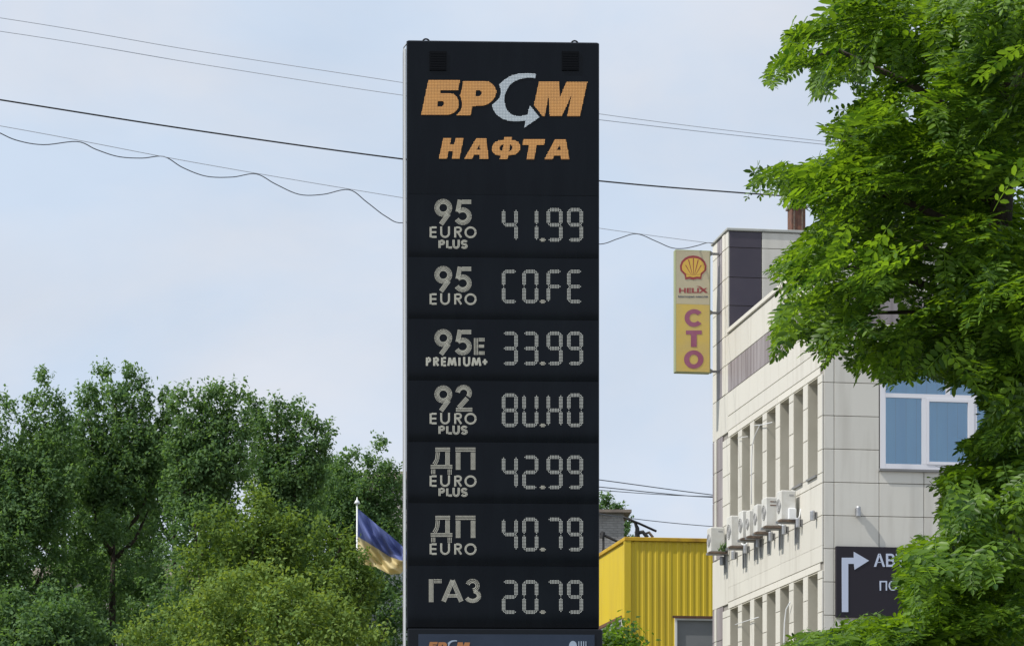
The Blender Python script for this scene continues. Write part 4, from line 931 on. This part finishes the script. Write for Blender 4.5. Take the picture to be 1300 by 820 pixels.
# ================================================================ near locust tree with compound leaves
def make_frond(nl, seed):
    r = np.random.default_rng(seed); V = []; Fc = []
    Lr = 1.0
    def rach(t): return np.array([t, 0.06*math.sin(t*2.2+seed), -0.22*t*t])
    for i in range(nl):
        t = 0.16+0.80*i/(nl-1)
        for sd in (-1, 1):
            ln = 0.19*(0.72+0.5*math.sin(math.pi*min(1,(i+1.2)/(nl+0.6)))) * r.uniform(.9,1.1); w = ln*0.41
            ang = R(72-22*i/nl+r.uniform(-9,9)); dv = np.array([math.cos(ang), sd*math.sin(ang), r.uniform(-.30,.02)]); dv /= np.linalg.norm(dv)
            nv = np.array([r.uniform(-.25,.25), r.uniform(-.2,.2)-sd*0.15, 1.0]); nv -= dv*nv.dot(dv); nv /= np.linalg.norm(nv); bv = np.cross(nv, dv)
            b0 = rach(t)+dv*0.012; base = len(V)
            for (a, c, h) in ((0,0,0),(.32,.5,.05),(.72,.46,.03),(1,0,-.03),(.72,-.46,.03),(.32,-.5,.05),(.32,0,-.04),(.72,0,-.05)):
                V.append(b0+dv*a*ln+bv*c*w+nv*h*ln)
            for f in ((0,6,1),(6,7,1),(7,2,1),(7,3,2),(0,5,6),(6,5,7),(5,4,7),(7,4,3)): Fc.append([base+q for q in f])
    ln = .17; b0 = rach(1.0); base = len(V); w = ln*.45
    for (a, c, h) in ((0,0,0),(.32,.5,.05),(.72,.46,.03),(1,0,-.03),(.72,-.46,.03),(.32,-.5,.05),(.32,0,-.04),(.72,0,-.05)): V.append(b0+np.array([a*ln, c*w, h*ln-0.4*a*ln]))
    for f in ((0,6,1),(6,7,1),(7,2,1),(7,3,2),(0,5,6),(6,5,7),(5,4,7),(7,4,3)): Fc.append([base+q for q in f])
    for i in range(5):
        p0, p1 = rach(i/5), rach((i+1)/5); wv = np.array([0,.008,0]); base = len(V)
        V += [p0-wv, p0+wv, p1+wv, p1-wv]; Fc += [[base,base+1,base+2],[base,base+2,base+3]]
    return np.array(V), np.array(Fc)
FRONDS = [make_frond(n_, s_) for n_, s_ in ((7,1),(8,2),(7,3),(6,4),(8,5))]
rng = np.random.default_rng(11)
OUT = [(1057,-500),(1056,-30),(1046,3),(1042,20),(1015,24),(995,30),(985,44),(990,58),(983,72),(966,90),(966,108),(980,116),(993,113),(997,132),(1004,120),(1020,112),(1029,140),(1036,121),(1058,128),(1076,108),(1082,116),(1074,134),(1050,136),(1030,156),(1036,170),(1045,174),(1043,194),(1012,203),(985,205),(965,209),(948,217),(948,240),(947,266),(955,284),(966,268),(974,246),(985,240),(987,266),(990,282),(1001,264),(1010,272),(1026,280),(1034,286),(1012,296),(1000,310),(985,325),(964,350),(974,362),(985,372),(990,388),(972,404),(973,432),(982,464),(991,444),(1010,460),(1021,444),(1035,464),(1046,474),(1062,447),(1075,455),(1071,480),(1083,494),(1095,474),(1105,487),(1120,492),(1131,500),(1140,487),(1165,492),(1180,482),(1210,499),(1226,490),(1238,510),(1246,535),(1240,550),(1214,563),(1210,572),(1235,585),(1237,592),(1195,590),(1170,612),(1168,627),(1185,626),(1180,650),(1190,680),(1150,681),(1138,698),(1131,735),(1140,757),(1152,780),(1120,783),(1105,773),(1092,784),(1080,786),(1060,788),(1050,799),(1030,793),(1010,803),(996,812),(985,830),(950,1000),(1700,1000),(1700,-500)]
TY0 = 12.9; TX = (1296-650)/F*TY0
lt = empty('locust_tree', (TX, TY0, 0)); tag(lt, 'big bright green locust tree with feathery compound leaves filling the right side', 'tree')
def proj(p): return 650+F*p[:,0]/p[:,1], HY-F*(p[:,2]-CZ)/p[:,1]
def shaky(a, b, Y, D=None):
    """hanging compound leaf whose tip is at the given place; returns base, direction, length, tip"""
    tip = np.array(P(a, b, Y)); rad = tip-np.array([TX, TY0, tip[2]-0.35]); rad /= np.linalg.norm(rad)
    fd = rad*rng.uniform(.2,1.0)+rng.normal(size=3)*0.5; fd[2] -= rng.uniform(0.1,0.9)
    if D is not None: fd = D+rng.normal(size=3)*np.array([.42,.42,.16])
    fd /= np.linalg.norm(fd)
    L_ = rng.choice([rng.uniform(0.12,0.18), rng.uniform(0.18,0.26), rng.uniform(0.22,0.31)]); z_up = -fd*fd[2]+np.array([0,0,1.]); base = tip-fd*L_*1.0+np.array([0,0,0.16*L_])
    return base, fd, L_, tip
fr_all = []
SAMP = [np.array([v[i] for i in range(3, len(v)-20, 11)]+[v[len(v)-25]]) for v, f in FRONDS]
def frame_of(fd, roll):
    x = fd/np.linalg.norm(fd); up = np.array([0,0,1.])+roll; z = up-x*up.dot(x); z /= np.linalg.norm(z); y = np.cross(z, x); return np.stack([x,y,z], axis=1)
def hit_gap(x_, y_):
    d2 = (x_[None,::3]-GA[:,0:1])**2+(y_[None,::3]-GA[:,1:2])**2
    return bool((d2 < GA[:,2:3]**2*1.2).any())
def try_add(a, b, Y, tol=0, D=None):
    base, fd, L_, tip = shaky(a, b, Y, D); k = int(rng.integers(0, len(FRONDS))); Rm = frame_of(fd, rng.normal(size=3)*(0.45 if D is None else 0.2))
    q = (SAMP[k]@Rm.T)*L_+base; x_, y_ = proj(q)
    if (~inside(OUT, x_, y_)).sum() <= tol and not hit_gap(x_, y_): fr_all.append((base, fd, L_, tip, Rm, k)); return True
    return False
gap = [(rng.uniform(1000,1230), rng.uniform(0,740), rng.uniform(4,10)) for _ in range(26)]+[(1135,395,16),(1110,412,11),(1062,250,8),(1078,120,9),(1122,90,7),(1180,620,10),(1284,250,8)]+[(rng.uniform(985,1110), rng.uniform(40,470), rng.uniform(4,9)) for _ in range(34)]
for i in range(2, len(OUT)-6):
    (xa, ya), (xb, yb2) = OUT[i], OUT[i+1]
    for _ in range(1+int(math.hypot(xb-xa, yb2-ya)/13)):
        t = rng.uniform(); gap.append((xa+(xb-xa)*t+rng.normal()*5, ya+(yb2-ya)*t+rng.normal()*5, rng.uniform(2.5, 8)))
GA = np.array(gap)
for (nc, per, box, yr) in ((190,22,(950,1300,-20,830),(11.2,14.6)), (75,20,(1195,1310,340,660),(11.8,14.6)), (52,20,(1130,1310,590,860),(10.9,13.5)), (36,18,(1000,1180,770,900),(11.0,12.4)), (70,14,(1300,1690,-60,980),(11.0,15.5)), (55,14,(1060,1690,-490,-40),(11.0,15.5)), (30,22,(1240,1310,430,640),(11.6,13.2)), (34,20,(1215,1310,20,430),(11.4,12.8))):
    c_ = 0
    while c_ < nc:
        a0, b0 = rng.uniform(box[0], box[1]), rng.uniform(box[2], box[3])
        if not inside(OUT, a0, b0): continue
        c_ += 1; Y0 = rng.uniform(*yr); c0 = np.array(P(a0, b0, Y0)); D = c0-np.array([TX, TY0, c0[2]-0.2]); D /= np.linalg.norm(D)
        D = D*0.8+rng.normal(size=3)*np.array([.45,.45,.15]); D[2] -= rng.uniform(0.05, 0.5); D /= np.linalg.norm(D)
        for _ in range(per):
            for _k in range(6):
                if try_add(a0+rng.normal()*24, b0+rng.normal()*9, Y0+rng.normal()*0.16, 0, D): break
# a thin veil deep inside the crown
for _ in range(1500):
    a, b = rng.uniform(1010,1300), rng.uniform(-20,830)
    if inside(OUT, a, b):
        for _k in range(4):
            if try_add(a, b, rng.uniform(13.2, 15.4)): break
# leaves that make the outline, tip first
n_o = len(OUT)
for i in range(1, n_o-4):
    (xa, ya), (xb, yb_) = OUT[i], OUT[i+1]
    if ya < -30: continue
    l = math.hypot(xb-xa, yb_-ya); nx_, ny_ = -(yb_-ya)/(l+1e-9), (xb-xa)/(l+1e-9)
    if not inside(OUT, (xa+xb)/2+nx_*3, (ya+yb_)/2+ny_*3): nx_, ny_ = -nx_, -ny_
    for _ in range(max(2, int(l*0.30))):
        t = rng.uniform(); dd = rng.uniform(0.5, 16)
        for _k in range(14):
            if try_add(xa+(xb-xa)*t+nx_*dd, ya+(yb_-ya)*t+ny_*dd, rng.uniform(11.4, 14.2), 2 if _k > 4 else 1): break
print('fronds', len(fr_all))
mats = [(f[4], f[0], f[2], f[5]) for f in fr_all]
vis = [i for i, f in enumerate(fr_all) if True]
qx, qy = proj(np.array([f[0] for f in fr_all])); Yd = np.array([f[0][1] for f in fr_all]); szz = np.array([f[2] for f in fr_all])/Yd
score = np.where((qx > 940) & (qx < 1300) & (qy > 0) & (qy < 815), -Yd+szz*40, -999); order = np.argsort(-score); single = set(order[:300].tolist())
org = np.array([TX, TY0, 0])
fm = [np_mesh('leaf', v, f, M['robinia']) for v, f in FRONDS]
VV = []; FF = []; nb = 0
for i, (Rm, pb, fl_, k) in enumerate(mats):
    if i in single:
        o = link('leaf', fm[k], None, lt); o.matrix_local = Matrix([[*(Rm[r]*fl_), pb[r]-org[r]] for r in range(3)]+[[0,0,0,1]]); continue
    v, f = FRONDS[k]; VV.append((v@Rm.T)*fl_+pb-org); FF.append(f+nb); nb += len(v)
o = link('foliage', np_mesh('foliage', np.concatenate(VV), np.concatenate(FF), M['robinia']), None, lt); o['kind'] = 'stuff'
# twigs: short stems joining neighbouring leaf bases inwards
tb = MB(); bases = np.array([f[0] for f in fr_all])
for i in range(0, len(fr_all), 2):
    b = bases[i]; inw = np.array([TX, TY0, b[2]+0.1])-b; dist = np.linalg.norm(inw)
    c = b+inw/dist*0.75; dd = np.linalg.norm(bases-c, axis=1); k = int(np.argmin(dd)); e_ = bases[k]
    if np.linalg.norm(e_-b) < 0.15 or np.linalg.norm(e_-b) > 0.42: continue
    m_ = (b+e_)/2+np.array([0,0,0.05]); xx, yy = proj(np.array([b, m_, e_]))
    if not inside(OUT, xx, yy).all(): continue
    tb.tube([tuple(b-org), tuple(m_-org), tuple(e_-org)], [0.0018,0.0026,0.0034], 4, False)
o = tb.build('twigs', M['twig'], lt); o['kind'] = 'stuff'
tr = [(0,0,0),(0.03,0,1.2),(-0.03,0.05,2.6),(-0.08,0.05,3.6),(-0.10,0,4.6),(-0.02,0,5.8),(0.1,0.05,6.9)]
MB().tube(tr, [0.16,0.12,0.095,0.075,0.055,0.035,0.01], 12).build('trunk', M['bark'], lt, smooth=True)
def limb(z0, ends, r0=0.045):
    for (px, py, Y) in ends:
        e_ = np.array(P(px, py, Y))-org; s_ = np.array([-0.06, 0.06, z0]); mid = (s_+e_)/2+np.array([0,0,0.10]); q3 = e_*0.8+mid*0.2+np.array([0,0,.05])
        MB().tube([tuple(s_), tuple(mid*0.6+s_*0.4+np.array([0,0,.02])), tuple(mid), tuple(q3), tuple(e_)], [r0,r0*.8,r0*.55,r0*.3,0.005], 7).build('limb', M['bark'], lt, smooth=True)
limb(5.0, [(1040,70,12.8),(1100,30,13.5)], .03); limb(4.5, [(1050,240,12.8)], .03); limb(4.75, [(1070,180,13.2)], .03)
limb(4.2, [(1045,350,12.8)], .03); limb(4.35, [(1075,300,13.4)], .03); limb(4.15, [(1060,415,13)], .02)
limb(2.4, [(1190,700,12.6),(1240,670,13)], .03); limb(1.9, [(1120,812,12),(1180,790,12.4)], .025)
limb(4.0, [(1480,300,13),(1550,100,12.4),(1500,500,12.2)]); limb(5.2, [(1150,-200,12.6),(1400,-300,13.4),(1250,-380,12.6)])
